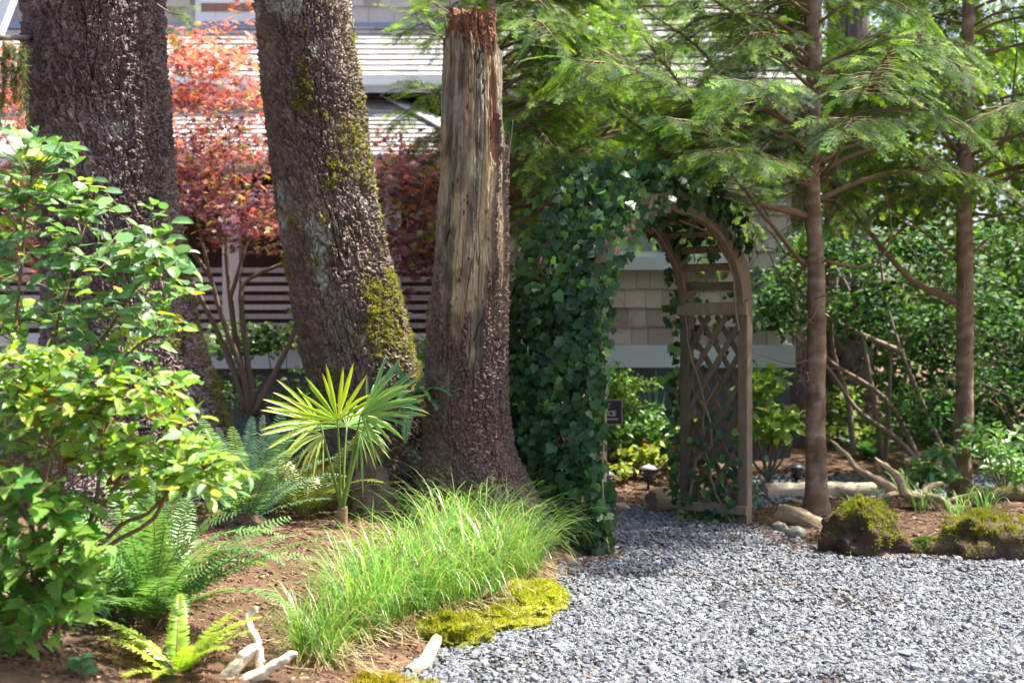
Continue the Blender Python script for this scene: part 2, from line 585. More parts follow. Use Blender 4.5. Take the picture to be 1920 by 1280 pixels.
def stone_shapes(k, rng):
    out = []
    t_ = (1 + 5 ** .5) / 2
    ico = nrm(A([[-1, t_, 0], [1, t_, 0], [-1, -t_, 0], [1, -t_, 0], [0, -1, t_], [0, 1, t_], [0, -1, -t_], [0, 1, -t_], [t_, 0, -1], [t_, 0, 1], [-t_, 0, -1], [-t_, 0, 1]])) * .55
    fi = A([[0, 11, 5], [0, 5, 1], [0, 1, 7], [0, 7, 10], [0, 10, 11], [1, 5, 9], [5, 11, 4], [11, 10, 2], [10, 7, 6], [7, 1, 8], [3, 9, 4], [3, 4, 2], [3, 2, 6], [3, 6, 8], [3, 8, 9], [4, 9, 5], [2, 4, 11], [6, 2, 10], [8, 6, 7], [9, 8, 1]])
    for _ in range(k):
        V = ico + rng.normal(size=(12, 3)) * .11
        out.append(source(MB().add(V, fi, (1, 1, 1)).mesh('pebble', M_stone, False), 'pebble'))
    return out
PEB = stone_shapes(8, R)

def stones(n, fx, keepfun, smin, smax, rng):
    x, y = fx(n)
    ok = keepfun(x, y)
    x, y = x[ok], y[ok]; n = len(x)
    s = rng.uniform(smin, smax, n) * np.exp(rng.normal(size=n) * .32)
    s3 = s[:, None] * np.stack([rng.uniform(.85, 1.3, n), rng.uniform(.65, 1, n), rng.uniform(.5, .85, n)], -1)
    d = nrm(np.stack([rng.normal(size=n), rng.normal(size=n), rng.normal(size=n) * .3], -1))
    nn = nrm(np.stack([rng.normal(size=n) * .6, rng.normal(size=n) * .6, np.ones(n)], -1))
    z = rng.uniform(.001, .016, n)
    pal = A([[.36, .355, .35], [.29, .29, .29], [.43, .42, .40], [.22, .225, .23], [.33, .33, .325], [.50, .48, .45], [.16, .165, .175], [.30, .265, .23], [.37, .32, .27]])
    w = A([.2, .19, .14, .13, .15, .05, .07, .05, .04])
    c = (pal[rng.choice(len(pal), n, p=w / w.sum())] * .72 + .09) * rng.uniform(.43, .62, (n, 1)) * A([.92, .985, 1.09])
    return np.stack([x, y, z], -1), frames(d, nn), s3, rng.integers(0, len(PEB), n), c

def ing(x, y):
    do = poly_dist(x, y, GRAVEL)
    k = poly_in(x, y, GRAVEL)
    patch = fbm(np.stack([x * 1.6, y * 2.2, x * 0], -1) + 11, 3)
    thin = (patch > .5) & (R.random(len(x)) < .6)          # worn spots where soil shows
    return (k | (do < .05 * R.random(len(x)))) & ~thin & ~(k & (do < .12) & (R.random(len(x)) < .45))

def trap(y0, y1):
    def f(n):
        y = R.uniform(y0, y1, n)
        return R.uniform(-.95, .37 * y + .25, n), y
    return f
ST = [stones(66000, trap(5.5, 8.6), ing, .014, .025, R), stones(36000, trap(8.6, 12.0), ing, .016, .027, R), stones(10000, trap(12.0, 14.8), ing, .03, .045, R),
      stones(20000, lambda n: (R.uniform(-1, 3.4, n), R.uniform(3.2, 5.5, n)), ing, .019, .030, R),
      stones(26000, lambda n: (lambda y: (.37 * y + .25 + R.uniform(0, 1.7, n), y))(R.uniform(4.5, 9.3, n)), ing, .017, .028, R)]
ST = [np.concatenate(z_) for z_ in zip(*ST)]
gn_scatter('gravel_stones', PEB, *ST[:4], drive, tint=ST[4])
mb = MB()
mb.add(*chips(9000, -.6, 4, 5.6, 10.8, .010, .028, mc, R, keep=lambda x, y: poly_in(x, y, GRAVEL) & ((fbm(np.stack([x * 1.6, y * 2.2, x * 0], -1) + 11, 3) > .3) | (R.random(len(x)) < .25)), lift=.018))
mb.add(*chips(30000, .2, 3.9, 8.9, 11.2, .010, .035, mc, R, keep=lambda x, y: poly_in(x, y, GRAVEL) & (poly_dist(x, y, GRAVEL) < .22 * R.random(len(x)) + .03), lift=.016))
o = mb.obj('fallen_needles', M_soil, drive, smooth=False); tag(o, kind='stuff')
mb = MB()
for k in range(260):                                     # fallen twigs on the beds
    x, y = (R.uniform(-2.5, .2), R.uniform(5.3, 9)) if k < 190 else (R.uniform(2.1, 4.4), R.uniform(9.6, 12))
    if poly_in(A([x]), A([y]), GRAVEL)[0]:
        continue
    a_, l_ = R.uniform(0, 2 * PI), R.uniform(.04, .16)
    q = A([[x + math.cos(a_) * l_ * t_ + R.normal() * .004, y + math.sin(a_) * l_ * t_ + R.normal() * .004, 0] for t_ in (0, .33, .66, 1)])
    q[:, 2] = H(q[:, 0], q[:, 1]) + .006 + R.uniform(0, .012, 4)
    mb.add(*tube(q, R.uniform(.0015, .0035), 4, cap=False), A([.30, .22, .14]) * R.uniform(.5, 1.3))
tag(mb.obj('fallen_twigs', M_twig, ground), kind='stuff')

# ------------------------------------------------------------------ house
def rows_of(house, mesh, name, x0, x1, origin, up, out, nrow, expo, wmin, wmax, thick, rng, keep=None, limit=300):
    """courses of shingles on a plane: origin at row 0 butt edge, `up` along the slope, `out` the surface normal"""
    up, out = nrm(up), nrm(out)
    made, rest = 0, []
    jobs = []
    for r in range(nrow):
        x = x0 - rng.uniform(0, wmax)
        while x < x1:
            w = rng.uniform(wmin, wmax)
            a, b_ = max(x, x0), min(x + w, x1)
            if b_ - a > .03:
                c = A([(a + b_) / 2, 0, 0]) + origin + up * (r * expo + rng.normal() * .006) + out * rng.uniform(0, .004)
                if keep is None or keep(c):
                    jobs.append((c, b_ - a - .006))
            x += w
    Rm = np.stack([A([1.0, 0, 0]), up, out], -1)
    for k, (c, w) in enumerate(jobs):
        if k < limit:
            part(mesh, name, house, c, Rm, (w, expo * 1.12, thick))
        else:
            rest.append((c, w))
    return rest

# a unit shingle: thick butt at y=0, thin head at y=1
sv = A([[-.5, 0, 0], [.5, 0, 0], [.5, 1, 0], [-.5, 1, 0], [-.5, 0, 1], [.5, 0, 1], [.5, 1, .12], [-.5, 1, .12]])
sf = A([[0, 3, 2, 1], [4, 5, 6, 7], [0, 1, 5, 4], [1, 2, 6, 5], [2, 3, 7, 6], [3, 0, 4, 7]])
sh_wall = MB().add(sv, sf, (.40, .345, .325)).mesh('shingle', M_shingle, False)
sh_up = MB().add(sv, sf, (.44, .40, .37)).mesh('shingle', M_shingle, False)
sh_roof = MB().add(sv, sf, (.29, .282, .275)).mesh('shingle', M_shingle, False)

house = thing('house', 'grey shingled house with pale trim behind the trees', 'house', (-1, 16, 0))
def hbox(name, x0, x1, y0, y1, z0, z1, col, mat, parent=None):
    return part(MB().add(*box(((x0 + x1) / 2, (y0 + y1) / 2, (z0 + z1) / 2), (x1 - x0, y1 - y0, z1 - z0)), col).mesh(name, mat, False), name, parent or house)
WHITE, BLUEW, DARKB = (.72, .75, .78), (.55, .63, .74), (.045, .05, .055)
# right wing, seen through the arch
hbox('wall', -.2, 3.05, 15.52, 17.1, 1.1, 4.3, (.30, .26, .24), M_dark)
hbox('foundation', -.2, 3.05, 15.56, 17.1, -.2, 1.1, (.10, .115, .14), M_rock)
hbox('base_board', -.2, 3.08, 15.46, 15.56, 1.1, 1.345, BLUEW, M_paint)
rows_of(house, sh_wall, 'shingle', -.2, 3.05, A([0, 15.515, 1.345]), A([0, 0, 1]), A([0, -1, 0.02]), 4, .203, .14, .33, .022, R)
rows_of(house, sh_wall, 'shingle', 2.35, 3.05, A([0, 15.515, 2.157]), A([0, 0, 1]), A([0, -1, 0.02]), 8, .203, .16, .33, .022, R)
rows_of(house, sh_wall, 'shingle', -.2, .45, A([0, 15.515, 2.157]), A([0, 0, 1]), A([0, -1, 0.02]), 8, .203, .16, .33, .022, R)
hbox('window_sill', .45, 2.35, 15.42, 15.52, 2.16, 2.30, BLUEW, M_paint)
for k in range(3):
    xa = .5 + k * .62
    w = hbox('window', xa, xa + .58, 15.50, 15.53, 2.3, 3.5, WHITE, M_paint)
    sub(MB().add(*box((xa + .29, 15.494, 2.9), (.46, .006, 1.06))).mesh('pane', M_glass, False), 'pane', w, Matrix())
    for dx in (.03, .55):
        sub(MB().add(*box((xa + dx, 15.485, 2.9), (.06, .03, 1.2)), WHITE).mesh('window_frame', M_paint, False), 'window_frame', w, Matrix())
# right wing roof
hbox('gutter', -.2, 3.35, 15.0, 15.12, 3.95, 4.07, WHITE, M_paint)
RU = nrm(A([0, 2.4, 1.2])); RO = nrm(A([0, -1.2, 2.4]))
part(MB().add(A([[-.3, 15.05, 4.05], [3.35, 15.05, 4.05], [3.35, 18.6, 5.83], [-.3, 18.6, 5.83], [-.3, 15.05, 4.0], [3.35, 15.05, 4.0], [3.35, 18.6, 5.78], [-.3, 18.6, 5.78]]), sf, (.3, .28, .27)).mesh('roof', M_dark, False), 'roof', house)
# porch on the left: base, sill, railing slats, posts, dark recess
hbox('base_board', -7.5, -.5, 15.46, 15.56, 1.09, 1.33, BLUEW, M_paint)
hbox('foundation', -7.5, -.5, 15.58, 17.1, -.2, 1.1, (.10, .115, .14), M_rock)
hbox('sill', -7.5, -.5, 15.38, 15.60, 1.333, 1.475, (.62, .64, .66), M_paint)
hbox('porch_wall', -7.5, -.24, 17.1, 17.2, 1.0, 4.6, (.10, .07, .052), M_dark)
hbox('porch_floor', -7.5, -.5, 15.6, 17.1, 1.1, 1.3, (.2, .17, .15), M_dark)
for xp in (-6.6, -4.75, -3.05, -1.3):
    hbox('porch_post', xp - .09, xp + .09, 15.42, 15.58, 1.476, 3.22, (.62, .64, .66), M_paint)
rail = hbox('railing', -4.65, -3.15, 15.55, 15.57, 1.476, 1.5, (.3, .28, .29), M_lumber)
for a, b_ in ((-6.5, -4.85), (-2.95, -1.4), (-1.2, -.55)):
    for k in range(7):
        z = 1.53 + k * .1
        hbox('railing_slat', a, b_, 15.46, 15.49, z, z + .055, (.44, .43, .45), M_lumber)
for k in range(7):
    z = 1.53 + k * .1
    hbox('railing_slat', -4.65, -3.15, 15.46, 15.49, z, z + .055, (.44, .43, .45), M_lumber)
# lower hip roof
ez, ey, tz, ty = 3.33, 15.1, 4.43, 17.2
sl = (tz - ez) / (ty - ey)
part(MB().add(A([[-7.5, ey, ez], [-.15, ey, ez], [-1.74, ty, tz], [-7.5, ty, tz], [-.15, ty, ez]]), [A([[0, 1, 2, 3]]), A([[1, 4, 2]])], (.3, .28, .27)).mesh('porch_roof', M_dark, False), 'porch_roof', house)
up = nrm(A([0, 1, sl])); outn = nrm(A([0, -sl, 1]))
def hipkeep(c):
    return c[0] < -.15 - 1.59 * (c[1] - ey) / (ty - ey)
rest = rows_of(house, sh_roof, 'shingle', -5.2, -.1, A([0, ey - .03, ez + .012]), up, outn, 17, .138, .17, .34, .02, R, hipkeep, 330)
if rest:
    mb = MB()
    Rm = np.stack([A([1.0, 0, 0]), up, outn], -1)
    for c, w in rest:
        mb.add((sv * A([w, .155, .018])) @ Rm.T + c, sf, (.29, .282, .275))
    tag(mb.obj('shingles', M_shingle, house, False), kind='stuff')
hp0, hp1 = A([-.15, ey, ez]), A([-1.74, ty, tz])
hd = nrm(hp1 - hp0)
for k in range(15):                                      # hip caps
    c = hp0 + (hp1 - hp0) * (k + .5) / 15 + A([0, 0, .045])
    Rm = frames(hd[None], A([[.25, -.35, 1.0]]))[0]
    part(MB().add(*box((0, 0, 0), (.2, .26, .022)), (.48, .46, .43)).mesh('hip_cap', M_shingle, False) if k == 0 else hipme, 'hip_cap', house, c, Rm)
    if k == 0:
        hipme = house.children[-1].data if house.children[-1].name.startswith('hip_cap') else [x for x in bpy.data.meshes if x.name.startswith('hip_cap')][0]
hbox('gutter', -7.5, -.05, ey - .16, ey - .045, ez - .10, ez + .02, WHITE, M_paint)
hbox('fascia', -7.5, -.1, ey - .04, ey, ez - .16, ez - .01, (.5, .56, .6), M_paint)
# upper eave, roof and wall
uz, uy = 4.33, 16.4
hbox('gutter', -7.5, .8, uy - .14, uy - .02, uz - .02, uz + .09, WHITE, M_paint)
hbox('fascia', -7.5, .8, uy - .018, uy + .02, uz - .09, uz + .05, (.5, .56, .62), M_paint)
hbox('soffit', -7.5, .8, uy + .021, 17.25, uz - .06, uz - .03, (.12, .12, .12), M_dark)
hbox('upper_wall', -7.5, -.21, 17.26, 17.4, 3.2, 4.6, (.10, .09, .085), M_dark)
ry, rz = 18.6, 5.44
usl = (rz - uz - .06) / (ry - uy)
part(MB().add(A([[-7.5, uy, uz + .06], [.8, uy, uz + .06], [.8, ry, rz], [-7.5, ry, rz]]), A([[0, 1, 2, 3]]), (.3, .28, .27)).mesh('roof', M_dark, False), 'roof', house)
rows_of(house, sh_roof, 'shingle', -6.2, .8, A([0, uy - .02, uz + .075]), nrm(A([0, 1, usl])), nrm(A([0, -usl, 1])), 10, .25, .2, .42, .024, R)
rows_of(house, sh_roof, 'shingle', -.3, 3.35, A([0, 15.03, 4.06]), nrm(A([0, 3.55, 1.78])), nrm(A([0, -1.78, 3.55])), 14, .28, .2, .42, .03, R)
hbox('flashing', -7.5, .8, ry - .06, ry - .02, rz - .01, rz + .07, (.25, .31, .42), M_paint)
hbox('wall', -7.5, .8, ry, ry + .2, rz - .3, 8.2, (.3, .28, .27), M_dark)
rows_of(house, sh_up, 'shingle', -6.0, .8, A([0, ry - .003, rz + .07]), A([0, 0, 1]), A([0, -1, 0.02]), 6, .215, .14, .34, .022, R,
        lambda c: not (-4.15 < c[0] < -3.15 and c[2] > 5.5))
w = hbox('window', -4.12, -3.2, ry - .06, ry - .01, 5.52, 6.7, WHITE, M_paint)
sub(MB().add(*box((-3.66, ry - .068, 6.15), (.76, .012, 1.0)), (.28, .17, .12)).mesh('blind', M_dark, False), 'blind', w, Matrix())
sub(MB().add(*box((-3.66, ry - .08, 5.78), (.8, .012, .05)), WHITE).mesh('window_bar', M_paint, False), 'window_bar', w, Matrix())
# gable board at the far left
gp = P(-10, 60, 16.2), P(75, -160, 16.2)
part(MB().add(*tube(A(gp), .13, 4, spin=PI / 4), (.7, .76, .84)).mesh('barge_board', M_paint, False), 'barge_board', house)

# ------------------------------------------------------------------ big trunks
def theta_axis(n, k=.5):
    s = np.linspace(-1, 1, n, endpoint=False)
    return -PI / 2 + PI * (k * s + (1 - k) * s ** 3)

def grid_mesh(nz, nt):
    i = np.arange(nz - 1)[:, None]; j = np.arange(nt)[None]; k = (j + 1) % nt
    return np.stack([i * nt + j, i * nt + k, (i + 1) * nt + k, (i + 1) * nt + j], -1).reshape(-1, 4)

def plates(th, z, r, cw, ch, seed, depth):
    """flaky bark plates: height field on a trunk"""
    nu = int(round(2 * PI * r / cw))
    wx = fbm(np.stack([np.cos(th) * 7, np.sin(th) * 7, z * 9], -1), 4, seed) * .55
    wz = fbm(np.stack([np.cos(th) * 7, np.sin(th) * 7, z * 9], -1) + 9, 4, seed) * .55
    u = (th / (2 * PI) % 1) * nu
    F1, F2, ID, dx, dy = worley(u + wx, z / ch + wz, nu, seed)
    rid = (ID * 7.31) % 1.0
    g = sstep(.0, .13, F2 - F1)
    tx, ty = np.cos(rid * 2 * PI) * .9, -.75 + .5 * np.sin(rid * 2 * PI)      # each flake tilts its own way, mostly lifting at its lower edge
    h = depth * g * (.35 + .75 * ID + tx * dx * .7 - ty * -dy * .9)
    u2 = (th / (2 * PI) % 1) * nu * 2
    G1, G2, ID2, ex, ey_ = worley(u2 + wx * 3, z / ch * 1.7 + wz * 3, int(nu * 2), seed + 3)
    h = h + depth * .5 * sstep(.0, .16, G2 - G1) * (.2 + .9 * ID2 + .6 * ey_)
    fis = sstep(.07, .0, np.abs(fbm(np.stack([np.cos(th) * 5, np.sin(th) * 5, z * 1.1], -1) + 20, 3, seed + 5)))
    h = h - depth * .9 * fis
    return h, ID, ID2

def big_trunk(name, label, d, prof, seed, base_cols, cw, ch, depth, moss=None, lichen=.0, ztop=8.5):
    """prof: rows of (py, px_left, px_right) as in the photograph at depth d"""
    prof = A(prof, float)
    zz = EYE - (prof[:, 0] - HOR) / FPX * d
    cx = ((prof[:, 1] + prof[:, 2]) / 2 - 960) / FPX * d
    rr = (prof[:, 2] - prof[:, 1]) / 2 / FPX * d
    o = np.argsort(zz); zz, cx, rr = zz[o], cx[o], rr[o]
    s1 = (cx[-1] - cx[-3]) / (zz[-1] - zz[-3])
    zz = np.append(zz, ztop); cx = np.append(cx, cx[-1] + s1 * (ztop - zz[-2])); rr = np.append(rr, rr[-1] * .8)
    z = np.concatenate([np.linspace(zz[0], 4.3, 430), np.linspace(4.35, ztop, 40)])
    th = theta_axis(300)
    def sm(q):
        a = np.interp(z, zz, q)
        k = np.ones(25) / 25
        return np.convolve(np.pad(a, 12, mode='edge'), k, 'valid')
    C, Rr = sm(cx), sm(rr)
    TH, ZZ = np.meshgrid(th, z)
    t, q = TH.ravel(), ZZ.ravel()
    r = np.repeat(Rr, len(th)); c = np.repeat(C, len(th))
    g = sstep(zz[0] + .9, zz[0] + .1, q)
    ang = np.stack([np.cos(t) * 1.3, np.sin(t) * 1.3, q * .25], -1)
    lob = .10 * g * np.sin(t * 5 + seed) + .05 * g * np.sin(t * 9 + 2 * seed)
    big = .05 * fbm(np.stack([np.cos(t), np.sin(t), q * .7], -1) * 1.4 + seed, 3, seed)
    rm = float(np.mean(rr))
    h, ID, ID2 = plates(t, q, rm, cw, ch, seed, depth)
    p3 = np.stack([np.cos(t) * r, np.sin(t) * r, q], -1)
    fine = depth * .34 * fbm(p3 * 75, 2, seed + 1)
    rad = r * (1 + lob + big) - depth * .9 + h + fine
    V = np.stack([c + np.cos(t) * rad, d + np.sin(t) * rad, q], -1)
    a, b_, cc = (A(x) for x in base_cols)
    mixn = sstep(-.35, .5, fbm(p3 * 3.5 + 5, 4, seed))[:, None]
    col = a * (1 - mixn) + b_ * mixn
    col = col * (.72 + .55 * ID[:, None]) * (.85 + .3 * ID2[:, None])
    li = sstep(.35, .75, fbm(p3 * A([5, 5, 3.2]) + 31, 4, seed) + .25 * ID2 + lichen)[:, None] * .75
    col = col * (1 - li) + cc * li * (.7 + .5 * ID2[:, None])
    root = thing(name, label, 'tree', (float(C[0]), d, float(zz[0])))
    mb = MB(); mb.add(V, grid_mesh(len(z), len(th)), col)
    tr = mb.obj('trunk', M_bark, root, smooth=False)
    if moss is not None:
        w = moss(t, q, p3)
        blades_on(root, 'moss', V, np.stack([np.cos(t), np.sin(t), t * 0], -1), w * (np.sin(t) < .35), 26000, .012, .028, A([.25, .23, .045]), A([.14, .15, .03]), seed)
    return root, V

def blades_on(root, name, V, Nn, w, n, lmin, lmax, c0, c1, seed, width=.30, clump=True, up=.0):
    rng = np.random.default_rng(seed)
    w = np.clip(w, 0, None)
    if w.sum() == 0:
        return None
    # area is uneven: fine
    k = rng.choice(len(V), n, p=w / w.sum())
    p = V[k] + rng.normal(size=(n, 3)) * .006
    nn = nrm(Nn[k] + rng.normal(size=(n, 3)) * .55 + A([0, 0, up]))
    cl = fbm(p * 22, 3, seed)
    L = rng.uniform(lmin, lmax, n) * (1 + .7 * cl)
    s = nrm(np.cross(nn, rng.normal(size=(n, 3)))) * (L * width)[:, None]
    p0 = p - Nn[k] * .004
    T = np.stack([p0 - s / 2, p0 + s / 2, p0 + nn * L[:, None]], 1).reshape(-1, 3)
    m_ = np.clip(.5 + .6 * cl + rng.normal(size=n) * .2, 0, 1)[:, None]
    c = (c0 * m_ + c1 * (1 - m_)) * rng.uniform(.75, 1.25, (n, 1))
    o = MB().add(T, np.arange(3 * n).reshape(-1, 3), np.repeat(c, 3, 0)).obj(name, M_moss, root)
    tag(o, kind='stuff')
    return o

# left spruce
big_trunk('spruce_tree', 'thickest spruce trunk with purple-brown flaky bark behind the oval-leaved shrub', 9.8,
          [(0, 52, 305), (120, 54, 312), (200, 58, 319), (300, 66, 326), (400, 76, 335), (500, 84, 350), (560, 86, 362), (640, 84, 381), (700, 78, 397), (760, 66, 412), (820, 50, 428), (880, 28, 448), (960, 0, 470), (1020, -10, 480)],
          3, ((.105, .070, .066), (.170, .124, .116), (.28, .26, .25)), .050, .066, .027,
          lambda t, q, p: sstep(.3, .8, np.cos(t) - .55 + .6 * fbm(p * 3, 3, 8)) * sstep(3.0, .6, q) * .6 + .6 * sstep(.2, .5, fbm(p * 3.3 + 7, 3, 3)) * sstep(.9, .3, q), lichen=-.42)
# leaning mossy spruce
def moss2(t, q, p):
    n = fbm(p * 4.5 + 2, 4, 12)
    side = np.cos(t)
    a = sstep(.55, 1.0, side + .55 * n) * (.25 + .75 * sstep(3.3, 2.2, q))                                            # the sunny right edge
    b_ = sstep(.2, .8, n + .9 * np.exp(-((side - .55) / .28) ** 2) * sstep(2.2, 1.9, q) * sstep(1.0, 1.5, q) - .25)
    c = sstep(.25, .6, n + .9 * np.exp(-((q - 2.62) / .16) ** 2) * sstep(.0, .4, side + .1) - .35)
    return np.clip(a * .8 + b_ + c * .8 + .35 * sstep(.45, .7, n) * sstep(2.3, 1.5, q), 0, 1) * sstep(4.2, 3.6, q)
big_trunk('spruce_tree', 'leaning brown spruce trunk with olive moss down its right flank', 10.1,
          [(0, 482, 655), (100, 488, 664), (200, 496, 680), (300, 509, 692), (400, 522, 709), (500, 537, 735), (600, 555, 760), (660, 566, 774), (720, 584, 790), (780, 604, 808), (850, 630, 836), (900, 640, 860), (980, 640, 900), (1030, 640, 910)],
          11, ((.125, .085, .068), (.195, .142, .115), (.38, .38, .33)), .040, .052, .023, moss2, lichen=-.38)

# ------------------------------------------------------------------ dead snag
def snag():
    d = 9.5
    prof = A([(14, 832, 936), (60, 832, 938), (110, 832, 944), (200, 826, 946), (300, 826, 950), (400, 818, 950), (500, 812, 950), (600, 805, 948), (700, 801, 947), (780, 800, 950), (850, 796, 962), (900, 786, 985), (940, 770, 1006), (985, 745, 1030), (1040, 735, 1040)], float)
    zz = EYE - (prof[:, 0] - HOR) / FPX * d
    cx = ((prof[:, 1] + prof[:, 2]) / 2 - 960) / FPX * d
    rr = (prof[:, 2] - prof[:, 1]) / 2 / FPX * d
    z = np.linspace(zz.min(), zz.max(), 470)
    C = np.interp(z, zz[::-1], cx[::-1]); Rr = np.interp(z, zz[::-1], rr[::-1])
    k = np.ones(15) / 15
    C = np.convolve(np.pad(C, 7, mode='edge'), k, 'valid'); Rr = np.convolve(np.pad(Rr, 7, mode='edge'), k, 'valid')
    th = theta_axis(280, .55)
    TH, ZZ = np.meshgrid(th, z); t, q = TH.ravel(), ZZ.ravel()
    r = np.repeat(Rr, len(th)); c = np.repeat(C, len(th))
    cs, sn = np.cos(t), np.sin(t)
    p = np.stack([cs * r, sn * r, q], -1)
    wob = .25 * fbm(np.stack([cs * 2, sn * 2, q * 2.2], -1), 3, 20)
    c2, s2 = np.cos(t + wob * .16), np.sin(t + wob * .16)
    fib = fbm(np.stack([c2 * 6, s2 * 6, q * 1.1], -1), 4, 21)                       # long fibres
    fib2 = fbm(np.stack([c2 * 22, s2 * 22, q * 3.2], -1), 3, 22)
    crack = sstep(.06, .0, np.abs(fbm(np.stack([c2 * 4.2, s2 * 4.2, q * .7], -1) + 5, 3, 23))) * sstep(-.1, .3, fbm(np.stack([cs * 2, sn * 2, q * 1.2], -1), 2, 24))
    h = .007 * fib + .005 * fib2 + .004 * fbm(p * A([60, 60, 22]), 3, 18) - .016 * crack + .02 * fbm(np.stack([cs * 1.5, sn * 1.5, q * 1.5], -1), 3, 19)
    # rotten red heartwood at the top, behind a jagged edge
    jag = 3.36 + .085 * fbm(np.stack([cs * 9, sn * 9, q * 0], -1), 3, 25) + .07 * sstep(.1, .7, -cs)
    rot = sstep(-.006, .006, q - jag)
    Q1, Q2, IDq, qx, qy = worley((t / (2 * PI) % 1) * 22 + wob * 2, q / .09 + wob * 3, 22, 44)
    h = h - rot * (.014 + .020 * IDq * sstep(.0, .12, Q2 - Q1) + .02 * sstep(.12, .0, Q2 - Q1) + .008 * fbm(p * 30, 3, 45))
    # red strip torn open on the right flank
    sa = np.exp(-((cs - .68) / .13) ** 2) * (sn < 0) * sstep(2.55, 2.68, q) * sstep(3.42, 3.0, q)
    strip = sstep(.35, .55, sa + .2 * fib2)
    h = h - .022 * strip
    # bark still clinging to the foot and up the right side
    edge = 1.50 + .62 * sstep(.2, .8, cs) + .55 * sstep(.45, .6, cs) + .25 * sstep(.3, .9, -cs) + .28 * fbm(np.stack([cs * 3.5, sn * 3.5, q * 1.2], -1) + 3, 4, 26)
    edge = edge + .35 * fbm(np.stack([c2 * 5, s2 * 5, q * 2.5], -1) + 43, 4, 46)
    bark = sstep(-.05, .03, edge - q)
    bare = sstep(.12, .3, fbm(np.stack([cs * 4, sn * 4, q * .9], -1) + 13, 3, 27) - .25 - .6 * sstep(1.7, .6, q) + .25)
    bark = bark * (1 - bare * .9)
    hb, ID, ID2 = plates(t, q, .26, .030, .034, 31, .017)
    h = h * (1 - bark) + bark * (hb + .012)
    lob = .07 * sstep(1.0, .3, q) * np.sin(t * 5 + 1.1)
    # woodpecker pits
    W1, W2, IDw, _, _ = worley((t / (2 * PI) % 1) * 34 + wob * 4, q / .10 + wob * 5, 34, 41)
    pit = (IDw > .80) * sstep(.34 * (IDw - .6) * 2, .02, W1) * (1 - bark) * (1 - rot)
    h = h - .03 * pit
    rad = r * (1 + lob) + h - .012
    topf = sstep(z[-1] - .25, z[-1], q)
    q = q + topf * (.05 * fbm(np.stack([cs * 5, sn * 5, q * 0], -1) + 50, 3, 47) + .02 * sstep(.2, .8, -cs) - .075)
    V = np.stack([c + cs * rad, d + sn * rad, q], -1)
    wood = A([.30, .215, .125]); grey = A([.20, .17, .135]); dk = A([.075, .062, .05]); pale = A([.36, .28, .185]); red = A([.155, .070, .038]); brown = A([.115, .078, .065])
    m1 = sstep(-.3, .5, fbm(np.stack([c2 * 4, s2 * 4, q * 1.0], -1) + 8, 4, 28))[:, None]
    m2 = sstep(.15, .75, fbm(np.stack([c2 * 3.6, s2 * 3.6, q * 1.3], -1) + 18, 4, 29) + .25 * np.exp(-((cs - .1) / .35) ** 2) * sstep(1.8, 2.6, q))[:, None]
    m3 = sstep(.2, .6, fbm(np.stack([cs * 5, sn * 5, q * .7], -1) + 28, 4, 30))[:, None]
    col = wood * (1 - m1) + grey * m1
    col = col * (1 - .5 * m3) + pale * .5 * m3
    col = col * (1 - .85 * m2) + dk * .85 * m2
    col = col * (1 + .3 * fib2[:, None])
    blot = sstep(.0, .55, fbm(p * A([16, 16, 7]) + 91, 4, 36))[:, None]
    col = col * (1 - .45 * blot)
    lich = (sstep(.45, .7, fbm(p * A([12, 12, 6]) + 61, 3, 33)) * sstep(1.6, 2.4, q))[:, None] * .22
    col = col * (1 - lich) + A([.30, .36, .25]) * lich
    rr_ = np.maximum(rot, strip)[:, None]
    col = col * (1 - rr_) + red * (.75 + .9 * IDq[:, None]) * (1 + .4 * fib2[:, None]) * rr_
    bk = bark[:, None]
    col = col * (1 - bk) + brown * (.7 + .7 * ID2[:, None]) * bk
    ang = sstep(.55, .9, fbm(p * 5 + 71, 3, 34))[:, None] * bk * .4
    col = col * (1 - ang) + A([.26, .17, .10]) * ang
    root = thing('dead_snag', 'broken dead tree trunk with bare weathered wood and rotten red top', 'dead tree', (float(C[0]), d, float(z[0])))
    nt_ = len(th)
    # uneven broken cap
    ring = V[-nt_:]
    cen = ring.mean(0)
    caps, F = [V], [grid_mesh(len(z), nt_)]
    base = len(V) - nt_
    n = len(V); colz = [np.clip(col, .01, 1)]
    prev = np.arange(nt_) + base
    for s in (.8, .55, .3, .08):
        q2 = cen + (ring - cen) * s
        q2[:, 2] += -.02 * (1 - s) + .018 * fbm(q2 * 22, 3, 35)
        caps.append(q2); colz.append(np.tile(red * 1.3, (nt_, 1)))
        cur = np.arange(nt_) + n; n += nt_
        F.append(np.stack([prev, np.roll(prev, -1), np.roll(cur, -1), cur], -1)); prev = cur
    MB().add(np.concatenate(caps), [np.concatenate(F)], np.concatenate(colz)).obj('trunk', M_wood, root, smooth=False)
    # splinters standing off the right edge
    for k, (a, b_, w) in enumerate((((945, 330), (962, 225), .012), ((944, 400), (955, 250), .02), ((838, 100), (833, 24), .016))):
        p0, p1 = P(*a, d - .02), P(*b_, d - .03)
        pp = spline([p0, (p0 + p1) / 2 + A([.006, 0, 0]), p1], 9)
        MB().add(*tube(pp, np.linspace(w, .002, 9), 6, jit=.3, seed=k), (.13, .11, .095)).obj('splinter', M_wood, root)
    return root
snag()

